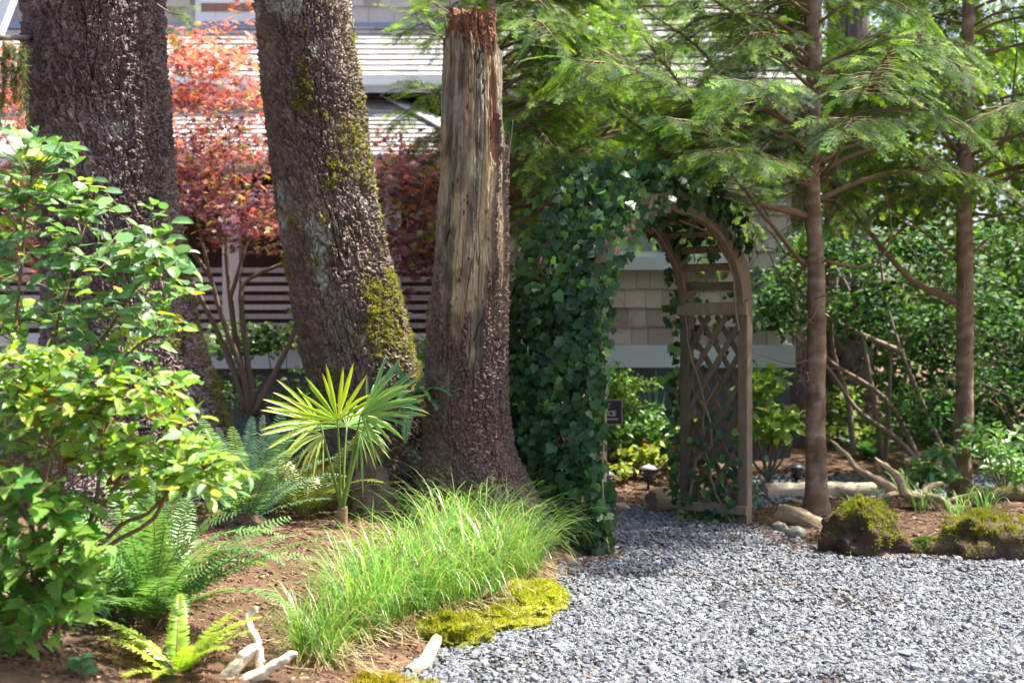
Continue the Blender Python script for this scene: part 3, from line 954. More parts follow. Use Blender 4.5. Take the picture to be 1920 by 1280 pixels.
# ------------------------------------------------------------------ garden arch
E_W, E_P = A([.6411, .7675, 0]), A([-.7675, .6411, 0])      # across the opening / along a side panel
L0 = A([.578, 9.5, 0]); AW, AD = 1.9, .53
UP = A([0, 0, 1.0])
ZC, RISE = 1.66, .72                                           # where the arch springs, how far it rises
arch = thing('garden_arch', 'weathered wooden garden arch with lattice sides over the gravel path', 'arch', tuple(L0 + E_W * AW / 2 + E_P * AD / 2))
RA = np.stack([E_P, E_W, UP], -1)
def a_pt(w, p, z):
    return L0 + E_W * w + E_P * p + UP * z
LUM, LUM2 = (.165, .125, .085), (.145, .11, .075)
def a_part(name, V, F, col=LUM, parent=arch):
    return part(MB().add(V, F, col).mesh(name, M_lumber, False), name, parent)
for w in (0, AW):
    for p in (0, AD):
        a_part('post', *bbox_bev(a_pt(w, p, .86), (.085, .085, 1.76), RA))
    side = -1 if w == 0 else 1
    for z, hgt in ((ZC + .01, .10), (.12, .07)):
        a_part('rail', *bbox_bev(a_pt(w - side * .058, AD / 2, z), (AD + .1, .03, hgt), RA), (.27, .215, .15))
    # lattice slats, clipped to the panel
    z0, z1, p0, p1 = .10, ZC - .04, .03, AD - .03
    tn = math.tan(math.radians(56))
    for dirn, off in ((1, -.016), (-1, .006)):
        k = -14
        while k < 16:
            zc = z0 + k * .235
            pts = []
            for pp in np.linspace(p0, p1, 60):
                z = zc + (pp - p0) * tn * -1 + 1.0 if dirn == 1 else zc + (pp - p0) * tn
                if z0 <= z <= z1:
                    pts.append((pp, z))
            k += 1
            if len(pts) < 6:
                continue
            a_, b_ = pts[0], pts[-1]
            c0, c1 = a_pt(w + side * off * 1.0, a_[0], a_[1]), a_pt(w + side * off, b_[0], b_[1])
            ax = nrm(c1 - c0); n_ = E_W
            a_part('lattice_slat', *box((c0 + c1) / 2, (np.linalg.norm(c1 - c0), .044, .012), np.stack([ax, np.cross(n_, ax), n_], -1)), LUM2)
def arc_pt(a, p, dr=0.0):
    """a: 0 at the left post, pi at the right post"""
    return a_pt(AW / 2 - (AW / 2 + dr) * math.cos(a), p, ZC + .04 + (RISE + dr) * math.sin(a))
for p in (0.0, AD):
    n = 30
    V = []
    for i_ in range(n):
        a = PI * i_ / (n - 1)
        for dr, dp in ((-.075, -.027), (.07, -.027), (.07, .027), (-.075, .027)):
            V.append(arc_pt(a, p + dp, dr))
    F = [[i_ * 4 + j_, i_ * 4 + (j_ + 1) % 4, (i_ + 1) * 4 + (j_ + 1) % 4, (i_ + 1) * 4 + j_] for i_ in range(n - 1) for j_ in range(4)]
    F += [[3, 2, 1, 0], [(n - 1) * 4 + j_ for j_ in range(4)]]
    a_part('arch_beam', A(V), A(F))
for i_ in range(1, 15):
    a = PI * i_ / 15
    c = arc_pt(a, AD / 2, .0)
    t_ = nrm(arc_pt(a + .02, AD / 2) - arc_pt(a - .02, AD / 2))
    a_part('arch_slat', *box(c, (AD - .046, .016, .06), np.stack([E_P, np.cross(t_, E_P), t_], -1)), LUM2)

# ------------------------------------------------------------------ leaf templates (axis +X, normal +Z)
def fan(outline, zfun=None, center=(.35, 0)):
    o = A(outline, float)
    V = np.concatenate([[[*center, 0]], np.concatenate([o, np.zeros((len(o), 1))], 1)])
    if zfun is not None:
        V[:, 2] = zfun(V[:, 0], V[:, 1])
    n = len(o)
    return V, [A([[0, i_ + 1, (i_ + 1) % n + 1] for i_ in range(n)])]

def oval_leaf(wid=.62, cup=.12, bend=.18):
    ts = A([0, .08, .25, .5, .75, .92, 1.0])
    w = wid / 2 * A([.06, .45, .9, 1.0, .8, .38, .03])
    V = []
    for t, b_ in zip(ts, w):
        zc = -bend * t * t + .05 * t
        for s in (-1, -.5, 0, .5, 1):
            V.append((t, s * b_, zc + cup * abs(s) ** 1.3 * b_ * 2 + .012 * math.sin(t * 17 + s * 3)))
    F = []
    for i_ in range(6):
        for j_ in range(4):
            F.append([i_ * 5 + j_, (i_ + 1) * 5 + j_, (i_ + 1) * 5 + j_ + 1, i_ * 5 + j_ + 1])
    return A(V), [A(F)]

IVY = fan([(0, 0), (-.12, .22), (.0, .44), (.23, .41), (.38, .56), (.56, .33), (1.0, 0), (.56, -.33), (.38, -.56), (.23, -.41), (.0, -.44), (-.12, -.22)],
          lambda x, y: .10 * np.abs(y) - .22 * x * x + .03 * np.sin(9 * x + 5 * y))
mp_o = []
for k_, (a, l) in enumerate(((-125, .45), (-75, .72), (-36, .92), (0, 1.0), (36, .92), (75, .72), (125, .45))):
    a = math.radians(a)
    if k_:
        m_ = math.radians((math.degrees(a) + prev_a) / 2)
        mp_o.append((.27 * math.cos(m_) + .1, .27 * math.sin(m_)))
    mp_o.append((l * math.cos(a) + .1, l * math.sin(a)))
    prev_a = math.degrees(a)
MAPLE = fan([(0, 0)] + mp_o, lambda x, y: -.2 * (x * x + y * y), (.12, 0))
jag = [(0, 0)]
for s in (1, -1):
    pts = [(.0, .14), (.05, .3), (.12, .27), (.15, .42), (.24, .36), (.33, .46), (.38, .33), (.52, .36), (.55, .24), (.72, .24), (.74, .13), (.88, .12)]
    pts = [(x, y * s) for x, y in pts]
    jag += pts if s == 1 else []
    right = pts if s == -1 else None
RASP = fan(jag + [(1.02, 0)] + right[::-1], lambda x, y: .18 * np.abs(y) - .25 * x * x, (.4, 0))
QUAD = (A([[0, 0, 0], [.5, .32, .05], [1, 0, -.1], [.5, -.32, .05]]), [A([[0, 1, 2, 3]])])

def leaf_meshes(name, T, mat, cols):
    return [MB().add(T[0], T[1], c).mesh(name, mat) for c in cols]

def scatter(root, T, name, stuff, mat, meshes, cols, pos, d, n, s, rng, limit=300, score=None):
    """leaves: the `limit` nearest as objects of their own, the rest joined as one part"""
    pos, d, n, s = map(np.asarray, (pos, d, n, s))
    Rm = frames(d, n)
    s = np.stack([s, s * rng.uniform(.72, 1.18, len(s)), s * rng.uniform(-.6, 2.6, len(s))], -1) if s.ndim == 1 else s
    sc = score if score is not None else pos[:, 1]
    order = np.argsort(sc)
    ci = rng.choice(len(cols), len(pos), p=[1 / len(cols)] * len(cols)) if not isinstance(cols, tuple) else cols[1]
    cl = cols if not isinstance(cols, tuple) else cols[0]
    for k in order[:limit]:
        part(meshes[ci[k]], name, root, pos[k], Rm[k], s[k])
    r = order[limit:]
    if len(r):
        V, fs = place(T[0], T[1], pos[r], Rm[r], s[r])
        c = np.repeat(A(cl)[ci[r]] * rng.uniform(.75, 1.25, (len(r), 1)), len(T[0]), 0)
        o = MB().add(V, fs, c).obj(stuff, mat, root)
        tag(o, kind='stuff')

# ------------------------------------------------------------------ ivy on the arch
ivc = A([[.024, .072, .026], [.034, .095, .03], [.018, .056, .022], [.055, .14, .038], [.12, .25, .05]])
M_gloss = mat_leaf('ivy_leaf', .42, .25, .38)
ivm = leaf_meshes('leaf', IVY, M_gloss, ivc)
def ivy(label, n, gen, vines, rng, limit, wts, parent_loc, stems=()):
    root = thing('ivy', label, 'ivy', parent_loc)
    pos, nn = gen(n)
    m_ = len(pos)
    d = nrm(np.stack([rng.normal(size=m_) * .7, rng.normal(size=m_) * .35, -np.abs(rng.normal(size=m_)) * .6 - .45], -1))
    nn = nrm(nn + rng.normal(size=(m_, 3)) * .35)
    s = rng.uniform(.038, .088, m_)
    ci = rng.choice(5, m_, p=wts)
    scatter(root, IVY, 'leaf', 'inner_leaves', M_gloss, ivm, (ivc, ci), pos, d, nn, s, rng, limit, score=-(pos - A([0, 0, 1.2])) @ nrm(A([.0, -1, 0.0])) * 1.0 + 0 * pos[:, 2])
    for v in vines:
        pts = spline(v, 26)
        pts = pts + .012 * np.stack([fbm(pts * 9 + i_, 2, 50 + i_) for i_ in range(3)], -1)
        part(MB().add(*tube(pts, np.linspace(.011, .005, 26), 6, jit=.2), (.24, .17, .11)).mesh('vine', M_twig), 'vine', root)
    return root

def gen_left(n):
    rng = np.random.default_rng(77)
    k1 = int(n * .54)
    p = rng.uniform(-.075, AD + .32, k1); z = rng.uniform(.0, 1.85, k1)
    bulge = .05 + .20 * np.sin(np.clip(z / 1.9, 0, 1) * PI * .75 + .3) * np.sin(np.clip((p + .12) / (AD + .42), 0, 1) * PI) ** .6
    bulge = bulge + .05 * fbm(np.stack([p * 5, z * 5, p * 0], -1), 3, 4)
    out = bulge * rng.uniform(.35, 1.05, k1)
    a = A([L0 - E_W * o_ + E_P * q_ + UP * z_ for o_, q_, z_ in zip(out, p, z)])
    na = np.tile(-E_W * .8 + A([0, -.45, .35]), (k1, 1))
    # up the curve and over the top
    k2 = n - k1
    ang = PI * rng.beta(1.35, 1.2, k2) * .84
    pp = rng.uniform(-.16, AD + .14, k2)
    th_ = (.09 + .20 * np.sin(np.clip(ang / (PI * .8), 0, 1) * PI) ** .5)
    dr = rng.uniform(-.04, 1, k2) * th_ * (1 + .5 * fbm(np.stack([ang * 4, pp * 5, pp * 0], -1), 3, 9))
    b_ = A([arc_pt(x, y, r_) for x, y, r_ in zip(ang, pp, dr)])
    hang = (rng.random(k2) < .16) & (ang < PI * .55)
    b_[:, 2] -= hang * rng.uniform(.05, .24, k2)
    nb = A([nrm(arc_pt(x, y, .1) - arc_pt(x, y, 0)) for x, y in zip(ang, pp)]) + A([0, -.55, .1])
    # sprigs over the near post
    k3 = 170
    zp = np.concatenate([rng.uniform(1.1, 1.8, 60), rng.uniform(.0, .45, 60), rng.uniform(.4, 1.2, 50)])
    c_ = A([a_pt(w_, p_, z_) for w_, p_, z_ in zip(rng.uniform(-.14, .06, k3) - .06 * (zp > .5) * (zp < 1.35), rng.uniform(-.09, -.045, k3), zp)])
    nc = np.tile(A([.1, -1.0, .3]), (k3, 1))
    return np.concatenate([a, b_, c_]), np.concatenate([na, nb, nc])
ivy('dark green ivy burying the arch side next to the dead trunk', 4000, gen_left,
    [[a_pt(-.05, .1, .0), a_pt(-.08, .3, .6), a_pt(-.06, .2, 1.2), a_pt(-.05, .3, 1.7), arc_pt(.6, .3, .06), arc_pt(1.5, .2, .06)],
     [a_pt(-.05, .45, .0), a_pt(-.09, .35, .7), a_pt(-.06, .4, 1.4), arc_pt(.4, .4, .06), arc_pt(1.3, .4, .07)],
     [a_pt(.0, -.07, .0), a_pt(-.05, -.07, .5), a_pt(-.02, -.075, 1.1), a_pt(-.02, -.05, 1.7)]],
    R, 300, [.34, .3, .2, .12, .04], tuple(L0 + E_P * .25))

def gen_right(n):
    rng = np.random.default_rng(78)
    k1 = int(n * .30)                                    # inside face, mostly low
    p = rng.uniform(.0, AD, k1); z = 1.4 * rng.beta(.6, 2.6, k1)
    out = rng.uniform(-.12, .03, k1)
    a = A([a_pt(AW + o_, q_, z_) for o_, q_, z_ in zip(out, p, z)])
    na = np.tile(-E_W * .6 + A([0, -.4, .5]), (k1, 1))
    k2 = int(n * .46)                                    # outside of the panel
    p = rng.uniform(-.05, AD + .25, k2); z = rng.uniform(.0, 2.0, k2)
    b_ = A([a_pt(AW + o_, q_, z_) for o_, q_, z_ in zip(rng.uniform(.06, .30, k2), p, z)])
    nb = np.tile(E_W * .1 + A([.2, -.8, .5]), (k2, 1))
    k3 = n - k1 - k2                                     # far post edge and up the curve
    z = rng.uniform(.1, 2.0, k3)
    c = A([a_pt(AW + o_, AD + q_, z_) for o_, q_, z_ in zip(rng.uniform(-.12, .08, k3), rng.uniform(.03, .16, k3), z)])
    nc = np.tile(A([-.3, -.7, .5]), (k3, 1))
    return np.concatenate([a, b_, c]), np.concatenate([na, nb, nc])
ivy('thin ivy with bare twining stems on the open lattice side of the arch', 520, gen_right,
    [[a_pt(AW - .06, .50, .0), a_pt(AW - .05, .40, .5), a_pt(AW - .07, .25, .62), a_pt(AW - .05, .33, .95), a_pt(AW - .06, .45, 1.3), a_pt(AW - .05, .5, 1.55), arc_pt(PI - .35, .5, -.07), arc_pt(PI - .9, .5, -.07), arc_pt(PI - 1.3, .42, -.08)],
     [a_pt(AW - .06, .08, .0), a_pt(AW - .05, .25, .3), a_pt(AW - .05, .35, .8), a_pt(AW - .06, .2, 1.1)],
     [a_pt(AW - .06, .02, 1.5), a_pt(AW - .1, .04, 1.75), arc_pt(PI - .4, .04, -.08), arc_pt(PI - .9, .05, -.07), arc_pt(PI - 1.35, .1, -.1)]],
    R, 300, [.2, .25, .1, .2, .25], tuple(a_pt(AW, AD / 2, 0)))

# ------------------------------------------------------------------ conifers with flat drooping sprays
def make_spray(rng, n=11, tipc=(.28, .45, .055), oldc=(.052, .115, .03), tipstart=.4):
    """flat fern-like spray of a cedar / cypress, axis +X, length 1"""
    mb = MB()
    tipc, oldc = A(tipc), A(oldc)
    def zz(x, y): return -.28 * x * x - .35 * np.abs(y) * np.abs(y)
    def strip(p0, p1, w, c0, c1):
        dv = nrm(p1 - p0); s = A([-dv[1], dv[0]]) * w
        m_ = p0 * .45 + p1 * .55
        q = A([p0, m_ + s, p1, m_ - s])
        V = np.concatenate([q, zz(q[:, 0], q[:, 1])[:, None]], 1)
        mb.add(V, A([[0, 3, 2, 1]]), A([c0, (c0 + c1) / 2, c1, (c0 + c1) / 2]))
    def spike(p0, p1, w, c0, c1):
        dv = nrm(p1 - p0); s = A([-dv[1], dv[0]]) * w
        q = A([p0 - s, p0 + s, p1])
        V = np.concatenate([q, (zz(q[:, 0], q[:, 1]) + A([0, 0, rng.normal() * .012]))[:, None]], 1)
        mb.add(V, A([[0, 2, 1], [0, 2, 1]])[:1], A([c0, c0, c1]))
    strip(A([0, 0.]), A([1, 0.]), .009, A([.12, .075, .045]), tipc)
    for i_ in range(n):
        x = .10 + .86 * (i_ + .5) / n
        for s in (-1, 1):
            x_ = x + rng.uniform(-.03, .03)
            L = (.44 * (1 - x * .80)) * rng.uniform(.6, 1.15) * (1.0 if x > .2 else .8)
            a = math.radians(rng.uniform(36, 58)) * s
            dv = A([math.cos(a), math.sin(a)])
            p0 = A([x_, 0.]); p1 = p0 + dv * L
            f = np.clip((x - tipstart) / .5, 0, 1) ** 1.2
            cc = oldc * (1 - f * .6) + tipc * f * .6
            ct = oldc * (1 - max(f, .35)) + tipc * max(f, .35)
            strip(p0, p1, .008, cc, ct)
            m_ = 6 if L > .2 else 4
            for k in range(m_):
                for s2 in (-1, 1):
                    t = (k + .6) / (m_ + .2)
                    a2 = a + s2 * math.radians(rng.uniform(34, 50))
                    l2 = .105 * (1 - t * .5) * rng.uniform(.7, 1.25)
                    q0 = p0 + dv * L * t
                    spike(q0, q0 + A([math.cos(a2), math.sin(a2)]) * l2, .0085, cc * (1 - t) + ct * t, ct)
    return mb

def template(mb):
    V = np.concatenate(mb.v); C = np.concatenate(mb.c)
    F = [np.concatenate([f for f in mb.f if f.shape[1] == k]) for k in (3, 4)]
    return V, F, C
spr_rng = np.random.default_rng(3)
SPR = [make_spray(spr_rng, 8), make_spray(spr_rng, 8, (.19, .34, .055), (.042, .095, .03), .5), make_spray(spr_rng, 8, (.065, .135, .055), (.034, .07, .04), .5), make_spray(spr_rng, 8, (.34, .50, .06), (.09, .18, .04), .25)]
SPR_M = [m_.mesh('spray', M_needle) for m_ in SPR]
SPR_O = [source(m_, 'spray') for m_ in SPR_M]

def conifer(label, base, top, r0, rtop, explicit, nrand, seed, zlo, zhi, lmax, azr=None, limit=300, bark=((.165, .100, .062), (.24, .16, .105)), wts=(.26, .28, .32, .14), dead=(), ndead=34):
    rng = np.random.default_rng(seed)
    base, top = A(base), A(top)
    root = thing('conifer_tree', label, 'tree', tuple(base))
    n = 150
    t = np.linspace(0, 1, n)[:, None]
    ax = base + (top - base) * t
    ax[:, 0] += .02 * fbm(np.concatenate([t * 4, t * 0, t * 0], 1) + seed, 2); ax[:, 1] += .02 * fbm(np.concatenate([t * 4, t * 0, t * 0], 1) + seed + 5, 2)
    ax[0, 2] -= .08
    rad = r0 + (rtop - r0) * t[:, 0] + r0 * .45 * np.exp(-t[:, 0] * 30)
    V, F = tube(ax, rad, 28)
    th = np.arctan2(V[:, 1] - np.interp(V[:, 2], ax[:, 2], ax[:, 1]), V[:, 0] - np.interp(V[:, 2], ax[:, 2], ax[:, 0]))
    rel = V - np.stack([np.interp(V[:, 2], ax[:, 2], ax[:, 0]), np.interp(V[:, 2], ax[:, 2], ax[:, 1]), V[:, 2]], -1)
    V = V + rel * (.10 * fbm(V * A([14, 14, 5]) + seed, 3) + .10 * sstep(.3, .7, fbm(V * A([9, 9, 7]) + 4 * seed, 2)))[:, None]
    m1 = sstep(-.3, .4, fbm(V * A([8, 8, 12]) + seed, 3))[:, None]
    m2 = sstep(.25, .6, fbm(V * A([7, 7, 26]) + seed + 9, 3))[:, None]
    m3 = sstep(.35, .6, fbm(V * A([9, 9, 7]) + 4 * seed, 2))[:, None]
    c = A(bark[0]) * (1 - m1) + A(bark[1]) * m1
    c = c * (1 - .42 * m2) + A([.42, .35, .27]) * .42 * m2
    c = c * (1 - .6 * m3) + A([.07, .048, .038]) * .6 * m3
    MB().add(V, F, c).obj('trunk', M_barks, root)
    sp_pos, sp_d, sp_n, sp_s, sp_k = [], [], [], [], []
    def trunk_at(z):
        f = np.clip((z - base[2]) / (top[2] - base[2]), 0, 1)
        return base + (top - base) * f
    def add_branch(pts, r, sprays=True, t0=.3, dens=1.0, big=1.0):
        pts = spline(pts, 16)
        pts[1:] += .02 * np.stack([fbm(pts[1:] * 3 + seed + i_ * 7, 2) for i_ in range(3)], -1)
        Lb = np.linalg.norm(np.diff(pts, axis=0), axis=1).sum()
        part(MB().add(*tube(pts, np.linspace(r, r * .22, 16), 7, jit=.15), A(bark[0]) * 1.05).mesh('branch', M_twig), 'branch', root)
        if not sprays:
            return
        T = nrm(np.gradient(pts, axis=0))
        def shoot(p, d, L):
            sp_pos.append(p); sp_d.append(d); sp_s.append(L)
            sp_n.append(nrm(A([rng.normal() * .4, rng.normal() * .4 - .15, 1])))
            sp_k.append(rng.choice(4, p=wts))
        ns = int(Lb * 19 * dens)
        mbt = MB(); cnt = 0
        for k in range(ns):
            f = t0 + (1 - t0) * (k + rng.random()) / max(ns, 1)
            i_ = min(int(f * 15), 14)
            p = pts[i_] + (pts[i_ + 1] - pts[i_]) * (f * 15 - i_)
            tv = T[i_]
            sd = nrm(np.cross(tv, UP)) * (1 if k % 2 else -1)
            a = math.radians(rng.uniform(30, 65))
            d = nrm(tv * math.cos(a) + sd * math.sin(a) + UP * rng.uniform(-.35, .05))
            L2 = rng.uniform(.18, .55) * (1.15 - f) + .05
            if L2 > .16:                                   # a side twig carrying several sprays
                q1 = p + d * L2 + UP * (-.25 * L2 * L2)
                mbt.add(*tube(A([p, (p + q1) / 2 + UP * .01, q1]), A([.005, .004, .002]), 4, cap=False), A(bark[0])); cnt += 1
                m_ = max(2, int(L2 / .075))
                for j_ in range(m_):
                    g = (j_ + .6) / m_
                    pj = p + (q1 - p) * g
                    s2 = nrm(np.cross(d, UP)) * (1 if j_ % 2 else -1)
                    dj = nrm(d * .8 + s2 * rng.uniform(.4, .8) + UP * rng.uniform(-.35, .0))
                    shoot(pj, dj, rng.uniform(.11, .20) * big)
                shoot(q1, nrm(d + UP * -.2), rng.uniform(.17, .25) * big)
            else:
                shoot(p, d, rng.uniform(.15, .26) * big)
        shoot(pts[-1], T[-1], rng.uniform(.22, .32) * big)
        if cnt:
            tw.append(mbt)
    tw = []
    for e in explicit:
        pts, r = e[0], e[1]
        add_branch(pts, r, **(e[2] if len(e) > 2 else {}))
    for e in dead:
        add_branch(e[0], e[1], sprays=False)
    for k in range(nrand):
        z = zlo + (zhi - zlo) * ((k + rng.random()) / nrand)
        az = rng.uniform(-PI / 2 + .75, 3 * PI / 2 - .75) if azr is None else rng.uniform(*azr)
        L = lmax * rng.uniform(.55, 1.0) * (1 - .35 * (z - zlo) / max(zhi - zlo, .1))
        dh = A([math.cos(az), math.sin(az), 0])
        p0 = trunk_at(z)
        pts = [p0, p0 + dh * L * .35 + UP * (.12 * L), p0 + dh * L * .7 + UP * .10 * L, p0 + dh * L + UP * (-.08 * L)]
        add_branch(pts, .009 + .007 * L, t0=.22)
    for k in range(ndead):                                 # dead inner twigs
        z = base[2] + rng.uniform(.9, 3.3); az = rng.uniform(0, 2 * PI); L = rng.uniform(.25, .95)
        dh = A([math.cos(az), math.sin(az), 0]); p0 = trunk_at(z)
        add_branch([p0, p0 + dh * L * .4 + UP * L * rng.uniform(-.05, .2), p0 + dh * L * .8 + UP * L * rng.uniform(-.25, .35) + rng.normal(size=3) * .05, p0 + dh * L + UP * L * rng.uniform(-.35, .3) + rng.normal(size=3) * .08], rng.uniform(.004, .008), sprays=False)
    if tw:
        mb = MB()
        for m_ in tw:
            for v_, c_ in zip(m_.v, m_.c):
                pass
            n0 = mb.n
            mb.v += m_.v; mb.c += m_.c; mb.f += [f + n0 for f in m_.f]; mb.n += m_.n
        tag(mb.obj('twigs', M_twig, root), kind='stuff')
    pos, d, nn, s, kk = A(sp_pos), A(sp_d), A(sp_n), A(sp_s), A(sp_k)
    Rm = frames(d, nn)
    zv = EYE + .23 * pos[:, 1]
    vis = (pos[:, 2] < zv + .1) & (np.abs(pos[:, 0]) < .37 * pos[:, 1])
    order = np.argsort(pos[:, 1] + 99 * (~vis))
    for k in order[:limit]:
        part(SPR_M[kk[k]], 'spray', root, pos[k], Rm[k], s[k])
    r = order[limit:]
    if len(r):
        gn_scatter('foliage', SPR_O, pos[r] - base, Rm[r], s[r], kk[r], root).location = (0, 0, 0)
    return root, len(pos)

dA, dB = 11.3, 11.7
bA, bB = G(1532, 962), G(1803, 935)
dA, dB = bA[1], bB[1]
def ex(pts, r, **k):
    return ([P(*p) for p in pts], r, k)
rA, nA = conifer('brown conifer trunk with pale scaly patches beside the arch', bA, P(1520, -260, dA), 38 / FPX * dA / 2, 22 / FPX * dA / 2,
    [ex([(1512, 405, dA), (1420, 385, dA - .3), (1300, 335, dA - .4), (1210, 250, dA - .3), (1130, 190, dA - .5)], .032),
     ex([(1512, 330, dA), (1380, 260, dA - .5), (1270, 150, dA - .8), (1200, 60, dA - .9)], .026),
     ex([(1515, 240, dA), (1400, 190, dA - .2), (1300, 90, dA - .2), (1200, 10, dA)], .024),
     ex([(1515, 140, dA), (1440, 70, dA - .3), (1330, 0, dA - .4), (1260, -60, dA - .4)], .022),
     ex([(1512, 120, dA), (1430, 40, dA + .2), (1370, -30, dA + .3)], .022),
     ex([(1510, 500, dA), (1440, 420, dA - .3), (1380, 330, dA - .8), (1320, 240, dA - 1.2), (1250, 215, dA - 1.6)], .02),
     ex([(1545, 250, dA), (1600, 190, dA - .8), (1640, 130, dA - 1.5), (1680, 90, dA - 1.9)], .018, t0=.4, big=1.1),
     ex([(1540, 330, dA), (1570, 290, dA - .8), (1600, 225, dA - 1.6), (1575, 240, dA - 2.0)], .016, t0=.45, big=1.1),
     ex([(1512, 340, dA), (1450, 310, dA - .8), (1390, 285, dA - 1.5), (1330, 280, dA - 1.9)], .016, t0=.4, big=1.1),
     ex([(1512, 250, dA), (1450, 200, dA - .9), (1420, 160, dA - 1.6), (1370, 150, dA - 2.0)], .016, t0=.4, big=1.1),
     ex([(1512, 200, dA), (1350, 200, dA - .6), (1180, 130, dA - 1.2), (1070, 110, dA - 1.4)], .02, t0=.3)],
    54, 5, 2.5, 5.0, 2.0,
    dead=[([P(1512, 490, dA), P(1490, 560, dA + .1), P(1508, 660, dA)], .012),
          ([P(1512, 500, dA), P(1450, 430, dA + .2), P(1400, 330, dA + .3)], .018),
          ([P(1548, 488, dA), P(1600, 500, dA + .1), P(1650, 485, dA + .2), P(1672, 440, dA + .2), P(1660, 370, dA + .2), P(1640, 300, dA + .2)], .016)], wts=(.26, .28, .32, .14))
rB, nB = conifer('slender conifer trunk with a thick bent limb behind the driftwood roots', bB, P(1812, -260, dB), 35 / FPX * dB / 2, 20 / FPX * dB / 2,
    [ex([(1822, 405, dB), (1880, 400, dB - .2), (1960, 385, dB - .3)], .016),
     ex([(1822, 262, dB), (1900, 320, dB - .1), (1990, 350, dB - .2)], .02),
     ex([(1795, 250, dB), (1720, 240, dB + .1), (1640, 210, dB)], .022),
     ex([(1795, 290, dB), (1730, 180, dB - .5), (1700, 100, dB - 1.2), (1660, 70, dB - 1.7)], .018, t0=.4, big=1.1),
     ex([(1800, 200, dB), (1780, 150, dB - .8), (1760, 90, dB - 1.5), (1720, 60, dB - 2)], .018, t0=.4, big=1.1),
     ex([(1815, 200, dB), (1860, 210, dB - .8), (1900, 195, dB - 1.5), (1930, 190, dB - 1.8)], .018, t0=.4)],
    50, 9, 2.55, 5.0, 1.8,
    dead=[([P(1795, 568, dB), P(1740, 545, dB), P(1690, 510, dB - .1), P(1650, 460, dB - .1), P(1600, 400, dB), P(1555, 340, dB)], .038),
          ([P(1650, 462, dB - .1), P(1690, 430, dB - .1), P(1690, 360, dB)], .014),
          ([P(1795, 490, dB), P(1720, 430, dB - .2), P(1640, 370, dB - .3), P(1570, 330, dB - .4)], .012),
          ([P(1798, 290, dB), P(1760, 230, dB + .2), P(1765, 130, dB + .3), P(1750, 30, dB + .3)], .02),
          ([P(1822, 330, dB), P(1880, 270, dB), P(1905, 130, dB), P(1900, 30, dB)], .018),
          ([P(1822, 480, dB), P(1870, 440, dB), P(1930, 455, dB)], .010)])
gC = A([-.22, 12.2, .2])
rC, nC = conifer('feathery conifer directly behind the broken dead trunk', gC, gC + A([.05, .1, 5.6]), .075, .03,
    [ex([(905, 330, 12.2), (860, 230, 12.0), (820, 180, 11.8), (775, 150, 11.6)], .016, t0=.45),
     ex([(905, 200, 12.2), (860, 110, 12.0), (820, 60, 11.8), (770, 30, 11.7)], .016, t0=.45),
     ex([(905, 120, 12.2), (860, 40, 12.0), (790, -10, 11.9)], .016, t0=.4),
     ex([(910, 400, 12.2), (990, 330, 11.9), (1080, 280, 11.6), (1150, 260, 11.4)], .018),
     ex([(910, 300, 12.2), (990, 220, 11.7), (1060, 170, 11.2), (1120, 160, 11.0)], .018),
     ex([(910, 460, 12.2), (990, 410, 11.9), (1070, 350, 11.7), (1130, 330, 11.5)], .016),
     ex([(910, 180, 12.2), (980, 90, 11.8), (1050, 50, 11.5), (1120, 20, 11.4)], .018),
     ex([(910, 420, 12.2), (960, 350, 11.8), (1000, 310, 11.4), (1040, 330, 11.1)], .014)],
    46, 15, 2.4, 5.2, 1.8, azr=(-1.3, 1.5), wts=(.35, .25, .1, .3))
gD = A([.52, 13.6, .1])
conifer('feathery conifer behind the ivy side of the arch', gD, gD + A([.1, .1, 6.0]), .08, .03,
    [ex([(1065, 420, 13.6), (1130, 340, 13.3), (1210, 290, 13.0), (1280, 290, 12.8)], .018), ex([(1065, 330, 13.6), (1150, 240, 13.2), (1240, 180, 12.9), (1320, 170, 12.7)], .018),
     ex([(1065, 250, 13.6), (1130, 160, 13.2), (1230, 100, 12.9), (1330, 80, 12.7)], .018), ex([(1065, 440, 13.6), (1020, 380, 13.1), (980, 350, 12.8)], .016)],
    60, 25, 2.35, 5.6, 2.1, limit=200, wts=(.3, .3, .25, .15))

# ------------------------------------------------------------------ red maple in front of the house
def clump_points(rng, centers, radii, n):
    """points in flattened ellipsoid shells round given centres"""
    centers, radii = A(centers), A(radii)
    w = radii[:, 0] * radii[:, 1]
    k = rng.choice(len(centers), n, p=w / w.sum())
    v = nrm(rng.normal(size=(n, 3))) * (rng.random((n, 1)) ** .45)
    return centers[k] + v * radii[k], k

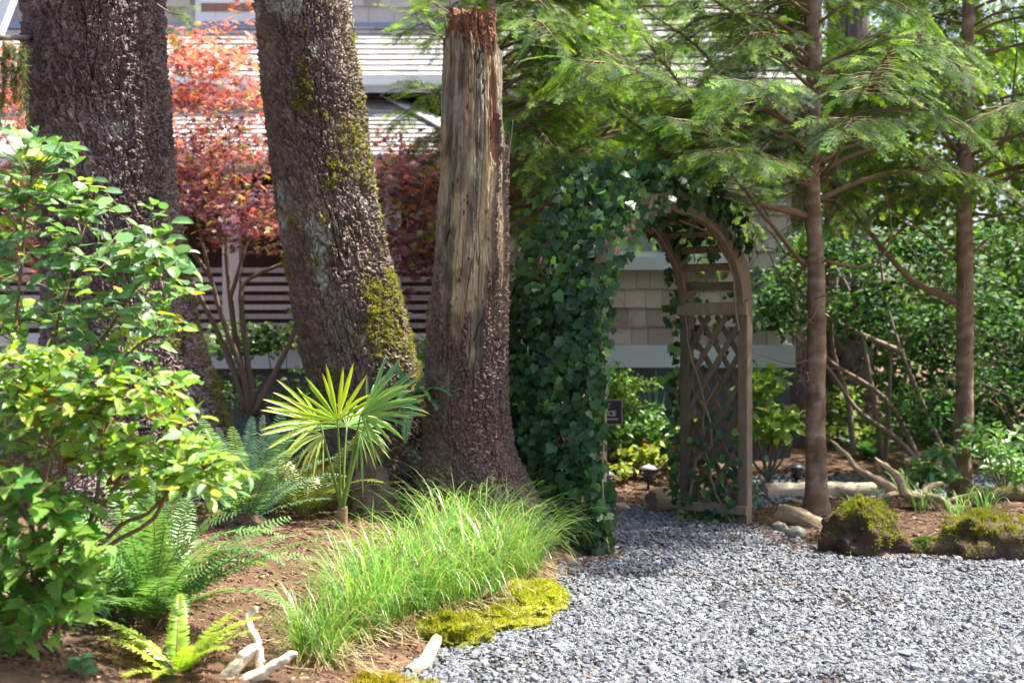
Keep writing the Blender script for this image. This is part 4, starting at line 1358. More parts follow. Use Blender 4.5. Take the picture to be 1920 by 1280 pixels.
def maple():
    rng = np.random.default_rng(91)
    base = A([-2.42, 12.9, .15])
    root = thing('maple_tree', 'red and purple leaved maple between the house and the trunks', 'tree', tuple(base))
    mb = MB()
    stems = [[(468, 775), (455, 700), (418, 600), (395, 520), (375, 430), (350, 330)], [(468, 775), (452, 690), (432, 560), (425, 450), (440, 330), (420, 220)],
             [(475, 775), (462, 660), (452, 560), (465, 525), (540, 490), (640, 440), (740, 400)], [(462, 770), (420, 650), (330, 480), (200, 330), (80, 280)],
             [(475, 775), (520, 690), (560, 600), (590, 480), (640, 350)], [(432, 560), (470, 430), (500, 300)], [(395, 520), (330, 420), (300, 300)]]
    for k, s in enumerate(stems):
        dd = 12.9 + rng.uniform(-.3, .3)
        pts = spline([P(a, b_, 12.9 + (dd - 12.9) * i_ / 5) for i_, (a, b_) in enumerate(s)], 22)
        mb.add(*tube(pts, np.linspace(.034 if k < 5 else .02, .008, 22), 8, jit=.2), (.15, .115, .08))
    mb.obj('trunk', M_twig, root)
    cs, rs = [], []
    spots = [(330, 90, .5), (400, 110, .55), (440, 60, .4), (350, 180, .5), (450, 180, .55), (400, 250, .6), (330, 290, .55), (470, 290, .55), (380, 350, .6), (480, 380, .55), (340, 400, .4), (430, 420, .5), (500, 450, .4),
             (730, 300, .5), (790, 330, .45), (740, 380, .5), (800, 400, .45), (720, 440, .45), (780, 460, .4), (820, 350, .4), (740, 500, .3), (700, 340, .4),
             (20, 120, .5), (40, 200, .5), (20, 330, .55), (40, 430, .5), (10, 480, .4), (150, 200, .6), (220, 120, .6), (560, 200, .6), (600, 330, .6), (650, 400, .6), (150, 400, .6)]
    for a, b_, r in spots:
        for m_ in range(5):
            dd = rng.uniform(12.0, 13.9)
            cs.append(P(a + rng.normal() * 30, b_ + rng.normal() * 28, dd)); rs.append((r * .75, r * .75, r * .26))
    pos, k = clump_points(rng, cs, rs, 9800)
    n = len(pos)
    d = nrm(np.stack([rng.normal(size=n), rng.normal(size=n), -.35 + .25 * rng.normal(size=n)], -1))
    nn = nrm(np.stack([rng.normal(size=n) * .45, rng.normal(size=n) * .45 - .1, np.ones(n)], -1))
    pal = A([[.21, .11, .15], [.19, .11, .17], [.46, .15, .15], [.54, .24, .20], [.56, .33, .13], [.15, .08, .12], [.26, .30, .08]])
    hz = np.clip((pos[:, 2] - 2.3) / 1.9 + rng.normal(size=n) * .25 + .25 * fbm(pos * 1.7, 2), 0, 1)  # higher leaves paler and redder: new growth, plus sunlight put into the colour
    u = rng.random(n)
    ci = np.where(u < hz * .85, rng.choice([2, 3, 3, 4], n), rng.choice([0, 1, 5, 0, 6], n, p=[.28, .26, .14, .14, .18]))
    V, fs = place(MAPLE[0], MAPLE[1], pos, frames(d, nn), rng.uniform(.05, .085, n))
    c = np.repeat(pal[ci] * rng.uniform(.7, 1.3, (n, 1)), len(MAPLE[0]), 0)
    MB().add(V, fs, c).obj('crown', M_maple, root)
maple()

# ------------------------------------------------------------------ generic leafy shrubs in the middle and far ground
def shrub(name, label, cat, base, centers, radii, n, cols, smin, smax, mat, seed, T=QUAD, stems=None, stemcol=(.13, .095, .07), up=.7, group=None, limit=0, part_name='foliage', wts=None, stem_r=.012):
    rng = np.random.default_rng(seed)
    root = thing(name, label, cat, tuple(base), group)
    centers = A(centers)
    pos, k = clump_points(rng, centers, radii, n)
    d = nrm(np.stack([rng.normal(size=n), rng.normal(size=n), rng.normal(size=n) * .4 - .15], -1))
    nn = nrm(np.stack([rng.normal(size=n) * .5, rng.normal(size=n) * .5 - .2, np.full(n, up)], -1))
    cols = A(cols)
    ci = rng.choice(len(cols), n, p=wts)
    s = rng.uniform(smin, smax, n)
    if limit:
        ms = leaf_meshes('leaf', T, mat, cols)
        scatter(root, T, 'leaf', 'inner_leaves', mat, ms, (cols, ci), pos, d, nn, s, rng, limit)
    else:
        V, fs = place(T[0], T[1], pos, frames(d, nn), s)
        MB().add(V, fs, np.repeat(cols[ci] * rng.uniform(.65, 1.3, (n, 1)), len(T[0]), 0)).obj(part_name, mat, root)
    if stems is None:
        stems = [[A(base), (A(base) + c) / 2 + rng.normal(size=3) * A([.08, .08, .03]), c] for c in centers[:: max(1, len(centers) // 7)]]
    for s_ in stems:
        pts = spline(s_, 16)
        part(MB().add(*tube(pts, np.linspace(stem_r, stem_r * .3, 16), 6, jit=.15), stemcol).mesh('stem', M_twig), 'stem', root)
    return root

def blob(px0, px1, py0, py1, d0, d1, n, r, rng):
    return [P(rng.uniform(px0, px1), rng.uniform(py0, py1), rng.uniform(d0, d1)) for _ in range(n)], [(r * rng.uniform(.7, 1.3), r * rng.uniform(.7, 1.3), r * rng.uniform(.4, .8)) for _ in range(n)]
rg = np.random.default_rng(44)
OV = (lambda v: (v[0], v[1]))(oval_leaf(.5, .12, .2))
OVS = fan([(0, 0), (.2, .2), (.5, .27), (.8, .16), (1, 0), (.8, -.16), (.5, -.27), (.2, -.2)], lambda x, y: .25 * np.abs(y) - .2 * x * x, (.5, 0))
GR1 = [[.05, .12, .04], [.08, .18, .05], [.13, .26, .06], [.03, .08, .03]]
GRL = [[.16, .28, .05], [.24, .36, .06], [.10, .20, .05], [.30, .38, .08]]
# between the two spruces, below the porch
c, r = blob(395, 590, 590, 770, 13.3, 14.6, 18, .26, rg)
shrub('shrub', 'dark leafy shrub under the porch between the spruce trunks', 'shrub', (-2.3, 14.0, .1), c, r, 1900, GR1, .05, .10, M_leaf, 1, OVS)
c, r = blob(770, 830, 640, 760, 11.6, 12.3, 6, .13, rg)
shrub('shrub', 'small lime leaved shrub between the mossy spruce and dead trunk', 'shrub', (-.75, 12.0, .2), c, r, 220, GRL, .06, .10, M_soft, 2, OVS)
c, r = blob(930, 1010, 520, 780, 11.6, 12.4, 14, .2, rg)
shrub('shrub', 'bright green shrub crowding behind the ivy side of the arch', 'shrub', (0.0, 12.2, .1), c, r, 800, GRL, .06, .11, M_soft, 3, OVS)
# garden seen through the arch
c, r = blob(1135, 1205, 680, 770, 14.1, 14.9, 10, .2, rg)
shrub('shrub', 'rounded light green bush under the house wall seen through the arch', 'shrub', (1.05, 14.5, .1), c, r, 1300, GRL, .035, .06, M_soft, 4, OVS)
c, r = blob(1150, 1300, 775, 850, 13.9, 14.6, 18, .2, rg)
shrub('ground_plant', 'dense green leafy plant around the pink flowers', 'plant', (1.3, 14.2, .05), c, r, 1500, GR1[1:3] + GRL[:1], .05, .09, M_leaf, 5, OVS)
c, r = blob(1170, 1265, 845, 878, 13.3, 13.8, 9, .12, rg)
shrub('ground_plant', 'low yellow-green plant behind the path light in the arch', 'plant', (1.2, 13.6, .05), c, r, 420, [[.40, .42, .05], [.34, .38, .05], [.26, .34, .05]], .06, .11, M_soft, 6, OVS)
c, r = blob(1420, 1480, 700, 830, 12.8, 13.8, 10, .2, rg)
shrub('shrub', 'yellow-green shrub beside the outer lattice of the arch', 'shrub', (2.4, 13.3, .1), c, r, 420, GRL, .10, .17, M_soft, 7, OVS)
# right side: leafy shrubs by the slender trunk
c, r = blob(1725, 1775, 815, 890, 11.9, 12.4, 7, .12, rg)
shrub('shrub', 'upright shrub with pale oval leaves left of the slender trunk', 'shrub', (3.5, 12.2, .1), c, r, 170, [[.16, .30, .12], [.12, .24, .10], [.22, .36, .12]], .08, .13, M_leaf, 8, OVS, limit=170)
c, r = blob(1835, 1960, 810, 905, 11.5, 12.6, 15, .2, rg)
shrub('shrub', 'leafy pale green bush right of the slender trunk', 'shrub', (4.2, 12.1, .1), c, r, 620, [[.16, .30, .10], [.12, .24, .10], [.20, .34, .10]], .06, .10, M_leaf, 9, OVS, limit=280)
# rhododendron thicket: crooked stems, dark shade, leaves
def stem_px(*pts):
    return [P(*p) for p in pts]
st1 = [stem_px((1740, 905, 14.2), (1690, 790, 14.1), (1640, 730, 14.0), (1560, 680, 14.0), (1520, 620, 13.9), (1500, 560, 13.9)),
       stem_px((1790, 900, 14.4), (1740, 780, 14.2), (1690, 660, 14.2), (1660, 560, 14.2), (1650, 480, 14.2)),
       stem_px((1750, 905, 14.2), (1690, 830, 14.0), (1610, 770, 13.9), (1560, 700, 13.8), (1480, 600, 13.8)),
       stem_px((1655, 860, 14.2), (1640, 760, 14.1), (1620, 650, 14.1), (1590, 540, 14.2), (1540, 470, 14.2)),
       stem_px((1690, 660, 14.2), (1600, 620, 14.1), (1540, 585, 14.1), (1480, 520, 14.1)),
       stem_px((1660, 880, 14.2), (1668, 740, 14.2), (1672, 600, 14.2)),
       stem_px((1600, 850, 14.2), (1590, 750, 14.3), (1560, 640, 14.3), (1570, 520, 14.3))]
c, r = blob(1440, 1700, 440, 620, 13.6, 15.4, 26, .34, rg)
shrub('rhododendron_bush', 'thicket of crooked bare stems carrying broad leaves between the conifer trunks', 'bush', (3.9, 14.3, .05), c, r, 3000, [[.03, .08, .028], [.05, .12, .035], [.08, .17, .045], [.022, .055, .022], [.11, .21, .05]], .06, .11, M_matte, 10, OVS, stems=st1, stem_r=.034, stemcol=(.20, .145, .11))
c, r = blob(1700, 2000, 430, 800, 13.4, 15.4, 34, .36, rg)
shrub('rhododendron_bush', 'tall dense broad-leaved bush behind the slender trunk', 'bush', (5.3, 14.4, .05), c, r, 5500, [[.03, .08, .028], [.05, .12, .035], [.08, .17, .045], [.022, .055, .022], [.11, .21, .05]], .055, .10, M_matte, 11, OVS)
c, r = blob(1560, 1760, 720, 850, 15.3, 16.6, 14, .3, rg)
shrub('shrub', 'sunlit yellow-green shrub glowing behind the crooked stems', 'shrub', (3.9, 16.0, .05), c, r, 900, GRL, .06, .11, M_soft, 12, OVS)
# two dark spruce trunks beyond the path
for px_, w_, lab in ((1490, 62, 'dark purple-brown trunk rising beyond the path right of the arch'), (1590, 90, 'dark broad trunk in the shade behind the crooked stems')):
    b0 = G(px_, 838)
    dd = b0[1]
    root = thing('spruce_tree', lab, 'tree', tuple(b0))
    z = np.concatenate([np.linspace(-.05, 3.2, 110), np.linspace(3.3, 8, 12)]); th = theta_axis(90)
    TH, ZZ = np.meshgrid(th, z); t, q = TH.ravel(), ZZ.ravel()
    r_ = w_ / FPX * dd / 2 * (1 - .05 * q) * (1 + .6 * np.exp(-q * 3.5))
    h_, ID, ID2 = plates(t, q, r_.mean(), .09, .11, px_, .028)
    rad = r_ + h_ + .02 * np.sin(t * 4) * np.exp(-q * 2)
    V = np.stack([b0[0] + np.cos(t) * rad, dd + np.sin(t) * rad, q], -1)
    MB().add(V, grid_mesh(len(z), len(th)), A([.15, .105, .105]) * (.7 + .6 * ID[:, None])).obj('trunk', M_bark, root)

# far wood: leaf masses and thin trunks that nobody could count
def wood(x0, x1, y0, y1, zmax, n, seed, name='woodland'):
    rng = np.random.default_rng(seed)
    m_ = 150
    cs = np.stack([rng.uniform(x0, x1, m_), rng.uniform(y0, y1, m_), rng.uniform(.2, zmax, m_)], -1)
    rs = np.stack([rng.uniform(.5, 1.1, m_), rng.uniform(.5, 1.1, m_), rng.uniform(.3, .7, m_)], -1)
    pos, k = clump_points(rng, cs, rs, n)
    pos[:, 2] = np.maximum(pos[:, 2], .05)
    d = nrm(np.stack([rng.normal(size=n), rng.normal(size=n), rng.normal(size=n) * .5 - .2], -1))
    nn = nrm(np.stack([rng.normal(size=n) * .6, rng.normal(size=n) * .6, np.full(n, .7)], -1))
    tone = rng.uniform(0, 1, m_)[k][:, None]
    c = A([.03, .075, .025]) * (1 - tone) + A([.17, .27, .05]) * tone
    V, fs = place(OVS[0], OVS[1], pos, frames(d, nn), rng.uniform(.08, .17, n))
    mb = MB().add(V, fs, np.repeat(c * rng.uniform(.6, 1.4, (n, 1)), len(OVS[0]), 0))
    o = mb.obj(name, M_soft)
    return tag(o, 'mass of mixed green foliage closing the view behind the garden', 'woodland', kind='stuff')
wood(3.5, 9, 16.6, 20, 5.2, 22000, 61)
wood(6.3, 15, 13.2, 24, 9, 22000, 64)  # mostly unseen wood, added and sized to shade the right thicket
wood(5.6, 9, 14.9, 17, 2.2, 5000, 65)
wood(3.4, 10, 18.5, 22.5, 9, 10000, 66)
wood(-9, 4, 24, 29, 10, 4000, 63)
wood(-13, -8, 12, 20, 6, 5000, 62)
rng = np.random.default_rng(5)
for k in range(7):
    x, y = rng.uniform(4, 9.5), rng.uniform(17.5, 21)
    root = thing('forest_tree', 'thin trunk standing in the foliage behind the garden', 'tree', (x, y, 0), group='thin trunks in the far foliage')
    pts = spline([(x, y, -.05), (x + rng.normal() * .1, y, 3), (x + rng.normal() * .2, y, 8)], 20)
    MB().add(*tube(pts, np.linspace(rng.uniform(.08, .15), .04, 20), 10, jit=.12), (.16, .12, .10)).obj('trunk', M_twig, root)

# ------------------------------------------------------------------ foreground shrubs with single leaves
def px_poly_samples(poly, n, rng):
    poly = A(poly, float)
    out = []
    while len(out) < n:
        x = rng.uniform(poly[:, 0].min(), poly[:, 0].max(), 200); y = rng.uniform(poly[:, 1].min(), poly[:, 1].max(), 200)
        k = poly_in(x, y, poly)
        out += list(zip(x[k], y[k]))
    return out[:n]

def leafy_bush(name, label, base, poly, d0, d1, ntwig, cols, wts, T, mat, smin, smax, seed, mains, spacing=.05, tl=(.22, .42), limit=300, stemcol=(.24, .12, .08), main_r=.013, upn=.9, petal=False, dome=0.0):
    rng = np.random.default_rng(seed)
    root = thing(name, label, 'shrub', tuple(base))
    mp_ = []
    for m_ in mains:
        pts = spline(m_, 22)
        pts[1:-1] += .008 * np.stack([fbm(pts[1:-1] * 14 + i_ * 5, 2) for i_ in range(3)], -1)
        part(MB().add(*tube(pts, np.linspace(main_r, main_r * .35, 22), 7, jit=.2), stemcol).mesh('stem', M_twig), 'stem', root)
        mp_.append(pts[5:])
    mp_ = np.concatenate(mp_)
    pos, dd, nn, ss = [], [], [], []
    tw = MB()
    for (a, b_) in px_poly_samples(poly, ntwig, rng):
        tip = P(a, b_, rng.uniform(d0, d1))
        q = mp_[np.argmin(np.linalg.norm((mp_ - tip) * A([1, 1, 1.2]), axis=1) + .5 * np.clip(mp_[:, 2] - tip[2] + .05, 0, 9) + rng.random(len(mp_)) * .05)]
        L = np.linalg.norm(tip - q)
        mid = (q + tip) / 2 + UP * .10 * L + rng.normal(size=3) * .03
        pts = spline([q, mid, tip], 14)
        tw.add(*tube(pts, np.linspace(.0035, .0014, 14), 5, cap=False), A(stemcol) * rng.uniform(.8, 1.3))
        Tn = nrm(np.gradient(pts, axis=0))
        span = rng.uniform(*tl)
        nl = max(3, int(min(span, L) / spacing))
        for k in range(nl):
            f = 1 - (k / nl) * min(span / max(L, .01), .95)
            x = f * 13; i_ = min(int(x), 12)
            p = pts[i_] + (pts[i_ + 1] - pts[i_]) * (x - i_)
            sd = nrm(np.cross(Tn[i_], UP)) * (1 if k % 2 else -1)
            ang = rng.uniform(.5, 1.2) if k else 0.0
            d = nrm(Tn[i_] * math.cos(ang) + sd * math.sin(ang) + UP * rng.uniform(-.35, .25))
            pos.append(p); dd.append(d)
            nn.append(A([rng.normal() * .35, rng.normal() * .35 - .35, upn]))
            ss.append(rng.uniform(smin, smax) * (.75 if k == 0 else 1))
    tag(tw.obj('twigs', M_twig, root), kind='stuff')
    pos = A(pos)
    ci = rng.choice(len(cols), len(pos), p=wts)
    ms = leaf_meshes('leaf', T, mat, A(cols))
    scatter(root, T, 'leaf', 'inner_leaves', mat, ms, (A(cols), ci), pos, A(dd), A(nn), A(ss), rng, limit)
    return root, len(pos)

SAL = oval_leaf(.66, .13, .16)
SAL2 = oval_leaf(.56, .14, .2)
gb = G(40, 1215)
b1 = A([-1.98, 5.9, H1(-1.98, 5.9)])
_, n1 = leafy_bush('oval_leaf_shrub', 'tall shrub with rounded blue-green leaves against the thickest spruce trunk', b1,
    [(-40, 240), (60, 235), (130, 270), (180, 350), (230, 385), (320, 378), (300, 420), (395, 510), (380, 560), (310, 560), (350, 610), (320, 660), (230, 690), (120, 700), (-40, 700)],
    5.6, 6.3, 215, [[.15, .29, .11], [.11, .24, .10], [.19, .35, .11], [.32, .44, .06], [.40, .30, .05]], [.42, .3, .17, .095, .015], SAL, M_leaf, .064, .100, 21,
    [[b1, P(20, 900, 5.9), P(30, 600, 6.0), P(60, 330, 6.0)], [b1, P(60, 850, 5.9), P(110, 600, 6.0), P(160, 420, 6.0)], [b1, P(90, 850, 5.9), P(190, 640, 6.0), P(300, 480, 6.0)],
     [b1, P(70, 880, 5.9), P(200, 700, 6.0), P(300, 620, 6.0)], [b1, P(0, 800, 5.8), P(-30, 500, 5.9)]], .052, tl=(.2, .4), stemcol=(.19, .13, .08))
b2 = A([-1.78, 5.45, H1(-1.78, 5.45)])
_, n2 = leafy_bush('oval_leaf_shrub', 'lower shrub with glossy lime leaves leaning over the sword ferns', b2,
    [(-40, 690), (40, 640), (100, 650), (180, 680), (300, 690), (400, 700), (330, 760), (400, 830), (470, 890), (440, 930), (360, 945), (270, 960), (190, 900), (120, 860), (-40, 830)],
    5.2, 5.85, 270, [[.20, .33, .05], [.26, .40, .05], [.12, .24, .07], [.38, .46, .05], [.30, .09, .04]], [.36, .2, .30, .13, .01], SAL2, M_leaf, .056, .092, 22,
    [[b2, P(120, 1130, 5.5), P(175, 960, 5.5), P(190, 830, 5.5), P(200, 720, 5.5)], [b2, P(90, 1150, 5.5), P(200, 1010, 5.5), P(290, 950, 5.5), P(380, 880, 5.5)],
     [b2 + A([.05, 0, 0]), P(60, 1170, 5.45), P(110, 1050, 5.45), P(120, 900, 5.5), P(60, 760, 5.5)], [b2 - A([.06, 0, 0]), P(20, 1200, 5.4), P(90, 1100, 5.4), P(150, 1020, 5.45), P(250, 850, 5.5)],
     [b2, P(40, 1180, 5.4), P(130, 1070, 5.45), P(280, 975, 5.5), P(330, 870, 5.5), P(330, 740, 5.6)], [b2 + A([.03, .05, 0]), P(80, 1200, 5.5), P(105, 1100, 5.5), P(60, 1000, 5.5), P(0, 880, 5.5)]],
    .046, stemcol=(.20, .105, .075), main_r=.0135)
b3 = A([-1.95, 5.25, H1(-1.95, 5.25)])
_, n3 = leafy_bush('bramble_bush', 'low bush with jagged toothed leaves at the foot of the lime shrub', b3,
    [(-40, 850), (60, 880), (170, 940), (215, 1020), (185, 1120), (110, 1200), (-40, 1260)], 5.05, 5.5, 150, [[.16, .33, .05], [.22, .40, .06], [.10, .24, .05]], [.4, .3, .3], RASP, M_soft, .06, .10, 23,
    [[b3, P(0, 1100, 5.4), P(20, 920, 5.4)], [b3, P(60, 1100, 5.4), P(110, 960, 5.4)], [b3, P(-20, 1150, 5.4), P(-20, 980, 5.4)]], .06, tl=(.15, .3), main_r=.006)
c, r = blob(-30, 210, 1010, 1190, 5.9, 6.9, 30, .13, rg)
shrub('ground_plant', 'shaded small-leaved undergrowth beneath the lime shrub', 'plant', (-2.0, 6.5, H1(-2, 6.5)), c, r, 1100, [[.10, .22, .06], [.15, .30, .07], [.07, .16, .05]], .03, .065, M_leaf, 31, OVS, limit=300, stem_r=.004)
# seedling at the lower left
sp = G(150, 1272)
root = thing('seedling', 'tiny seedling with a few blue-green oval leaves on bare soil', 'plant', tuple(sp))
part(MB().add(*tube(spline([sp - A([0, 0, .02]), sp + A([.0, 0, .04]), sp + A([.005, 0, .075])], 8), .0025, 6), (.16, .2, .08)).mesh('stem', M_twig), 'stem', root)
sm = leaf_meshes('leaf', SAL, M_leaf, A([[.10, .25, .13], [.12, .28, .12]]))
for k in range(9):
    a = k * 2.4; zz_ = .02 + .055 * (k / 8)
    d = nrm(A([math.cos(a), math.sin(a) * .8, .25]))
    part(sm[k % 2], 'leaf', root, sp + A([0, 0, zz_]), frames(d[None], A([[0, -.4, 1.0]]))[0], .075 - .003 * k)
print('leaves', n1, n2, n3)

# ------------------------------------------------------------------ sword ferns
def make_frond(rng, L, lift, droop, n=40, plen=.085, col=(.09, .22, .07), tip=(.13, .28, .08), bend_side=.0, pw=.015):
    """frond from origin, growing up and out along +X"""
    mb = MB()
    t = np.linspace(0, 1, 24)
    ang = math.radians(lift) - math.radians(droop) * t ** 1.4
    st = L / 23
    x = np.concatenate([[0], np.cumsum(np.cos(ang[:-1]) * st)]); z = np.concatenate([[0], np.cumsum(np.sin(ang[:-1]) * st)])
    y = bend_side * t * t * L
    pts = np.stack([x, y, z], -1)
    mb.add(*tube(pts, np.linspace(.0042, .001, 24), 5, cap=False), (.22, .16, .06))
    T = nrm(np.gradient(pts, axis=0))
    col, tip = A(col), A(tip)
    for k in range(n):
        f = .13 + .87 * (k + .5) / n
        i_ = min(int(f * 23), 22)
        p = pts[i_] + (pts[i_ + 1] - pts[i_]) * (f * 23 - i_)
        tv = T[i_]
        side = nrm(np.cross(tv, A([0, 0, 1.0]))); nr = np.cross(side, tv)
        w = plen * min(1, ((f - .07) / .16)) ** .7 * (1 - f) ** .42 * 1.25
        for s in (-1, 1):
            l = w * rng.uniform(.88, 1.08)
            d = nrm(side * s + tv * rng.uniform(.12, .3) + nr * rng.uniform(-.15, .18))
            a = p; b_ = p + d * l * .35 + nr * .004; c = p + d * l * .75 + nr * .002; e = p + d * l + tv * l * .12 - nr * l * .10
            h = tv * pw * .55 * (.5 + .5 * (1 - f))
            V = A([a - h * .9, a + h * .9, b_ - h, b_ + h, c - h * .7, c + h * .7, e])
            cc = (col * (1 - f) + tip * f) * rng.uniform(.85, 1.15)
            mb.add(V, [A([[0, 1, 3, 2], [2, 3, 5, 4]]), A([[4, 5, 6]])], cc)
    return mb

def fern(label, base, nf, L, seed, col, tip, lifts=(50, 82), droops=(35, 95), az=None, plen=.085, n=40, name='sword_fern', explicit=()):
    rng = np.random.default_rng(seed)
    base = A(base, float)
    root = thing(name, label, 'fern', tuple(base))
    V_ = [make_frond(rng, 1.0, rng.uniform(*lifts), rng.uniform(*droops), n, plen / L, col, tip, rng.normal() * .08, .0145 / L).mesh('frond', M_leaf) for _ in range(5)]
    for k in range(nf):
        a = (k + rng.random() * .7) / nf * 2 * PI if az is None else rng.uniform(*az)
        c_, s_ = math.cos(a), math.sin(a)
        tl = rng.normal() * .2
        Rm = A([[c_, -s_, 0], [s_, c_, 0], [0, 0, 1]]) @ A([[1, 0, 0], [0, math.cos(tl), -math.sin(tl)], [0, math.sin(tl), math.cos(tl)]])
        part(V_[k % 5], 'frond', root, base + A([c_, s_, 0]) * .02 - A([0, 0, .02]), Rm, L * rng.uniform(.75, 1.08))
    for k, (a, l, lift, droop) in enumerate(explicit):
        a = math.radians(a); c_, s_ = math.cos(a), math.sin(a)
        me = make_frond(rng, l, lift, droop, n + 8, plen, col, tip, 0).mesh('frond', M_leaf)
        part(me, 'frond', root, base, A([[c_, -s_, 0], [s_, c_, 0], [0, 0, 1]]))
    return root
FG, FT = (.13, .27, .085), (.17, .33, .10)
f1 = G(285, 1172)
fern('large green sword fern with upright and arching fronds behind the yellow fern', f1, 26, .80, 41, FG, FT, (38, 84), (20, 85), plen=.10, n=38,
     explicit=[(0, .80, 74, 105), (8, .74, 68, 115), (95, .72, 86, 25), (120, .72, 84, 30), (180, .6, 40, 70), (20, .75, 45, 40), (-5, .9, 38, 30), (-60, .5, 50, 90), (170, .7, 70, 60)])
f2 = G(330, 1262)
fern('small yellow-green sword fern near the white driftwood', f2, 13, .38, 42, (.30, .42, .05), (.36, .46, .06), (30, 65), (30, 75), plen=.05, n=34,
     explicit=[(168, .46, 42, 40), (20, .4, 45, 40), (100, .36, 70, 50)])
f3 = G(455, 985)
fern('blue-green sword fern at the foot of the thickest spruce', f3, 26, .85, 43, (.16, .30, .18), (.20, .36, .21), (28, 80), (25, 80), plen=.085,
     explicit=[(5, .68, 40, 45), (-8, .6, 30, 35), (80, .68, 84, 20), (150, .66, 75, 30)])
f4 = G(570, 965)
fern('yellowing sword fern beside the fan palm', f4, 22, .80, 44, (.30, .36, .07), (.36, .40, .07), (30, 75), (25, 75), plen=.085)
fern('little fern hanging from the root between mossy spruce and snag', P(772, 745, 9.4), 9, .34, 45, (.08, .21, .09), (.10, .26, .10), (10, 70), (60, 150), az=(-PI * .95, .1), plen=.05, n=30, explicit=[(-95, .42, -20, 65), (20, .34, 60, 40), (150, .35, 70, 60), (200, .3, 30, 60)])
f6 = G(1250, 872) + A([.02, .1, 0])
fern('bright lime fern in the bed seen through the arch', f6 + A([0, .3, 0]), 15, .62, 46, (.22, .36, .07), (.28, .42, .08), (45, 80), (30, 80), plen=.08)
f7 = G(1640, 860)
fern('dark little fern under the crooked stems beyond the path', f7, 10, .45, 47, (.06, .16, .06), (.08, .2, .07), (40, 70), (30, 80))

# ------------------------------------------------------------------ fan palm
def palm():
    rng = np.random.default_rng(51)
    base = G(640, 990)
    d0 = base[1]
    root = thing('fan_palm', 'young fan palm with split yellow-green leaves in front of the mossy spruce', 'palm', tuple(base))
    V, F = tube(spline([base - A([0, 0, .04]), base + A([0, 0, .06]), base + A([.0, 0, .13])], 8), np.linspace(.045, .03, 8), 10, jit=.25)
    part(MB().add(V, F, (.20, .13, .07)).mesh('trunk', M_twig), 'trunk', root)
    YG, GG, BG, BR = A([.36, .52, .05]), A([.20, .36, .07]), A([.15, .31, .12]), A([.42, .30, .05])
    # (hub px, depth offset, fan centre dir in the picture (dx, dy up), out-of-picture tilt, radius m, spread deg, count, colour, droop)
    leaves = [((633, 788), -.10, (-.18, 1), -.35, .40, 165, 16, YG, .05),
              ((690, 775), .12, (.85, .8), .1, .46, 95, 13, BG, .08),
              ((676, 778), -.18, (1, .35), -.75, .44, 100, 12, GG, .12),
              ((600, 792), .05, (-1, .40), -.6, .46, 85, 10, YG * .9, .14),
              ((606, 815), -.15, (-.8, -.25), -.6, .27, 110, 11, A([.26, .34, .05]), .7),
              ((676, 812), -.12, (.7, -.3), -.6, .25, 100, 10, GG, .7),
              ((650, 800), .2, (.1, .6), .7, .34, 200, 18, GG, .25)]
    for hub, off, (dx, dz), tilt, rad, spread, cnt, col, droop in leaves:
        h = P(*hub, d0 + off)
        ax = nrm(A([dx, tilt, dz]))
        # the blade's plane faces the camera and the sky
        nv = nrm(A([0, -1, .55]) - (A([0, -1, .55]) @ ax) * ax)
        side = np.cross(nv, ax)
        pts = spline([base + A([rng.normal() * .012, rng.normal() * .012, .10]), (base + h) / 2 + A([0, 0, .06]), h], 14)
        leaf = part(MB().add(*tube(pts, np.linspace(.0105, .0055, 14), 6), (.20, .32, .07)).mesh('leaf', M_leaf), 'leaf', root)
        for k in range(cnt):
            a = math.radians((k / (cnt - 1) - .5) * spread + rng.normal() * 3.2)
            d = ax * math.cos(a) + side * math.sin(a)
            L = rad * (1 - .28 * (abs(k / (cnt - 1) - .5) * 2) ** 2) * rng.uniform(.80, 1.08)
            q = nrm(np.cross(nv, d))
            ts = A([0, .15, .4, .65, .88, 1.0]); ws = A([.12, .42, 1.0, .95, .6, .05]) * L * .034
            Vv, Cc = [], []
            dr = droop * rng.uniform(.4, 1.6) + (.45 * rng.random() if rng.random() < .18 else 0)
            for t, w in zip(ts, ws):
                p = h + d * L * t - UP * dr * L * t ** 2.4 + nv * .01 * t
                fold = nv * w * .55
                Vv += [p - q * w + fold, p, p + q * w + fold]
                f = sstep(.86, 1.0, t) if rng.random() < .75 else sstep(.6, .95, t)
                c = col * (1 - f) + BR * f
                Cc += [c * 1.05, c * .9, c * 1.05]
            Ff = []
            for i_ in range(5):
                for j_ in (0, 1):
                    Ff.append([i_ * 3 + j_, i_ * 3 + j_ + 1, (i_ + 1) * 3 + j_ + 1, (i_ + 1) * 3 + j_])
            sub(MB().add(A(Vv), A(Ff), A(Cc) * rng.uniform(.85, 1.15)).mesh('leaf_segment', M_leaf), 'leaf_segment', leaf, Matrix())
palm()

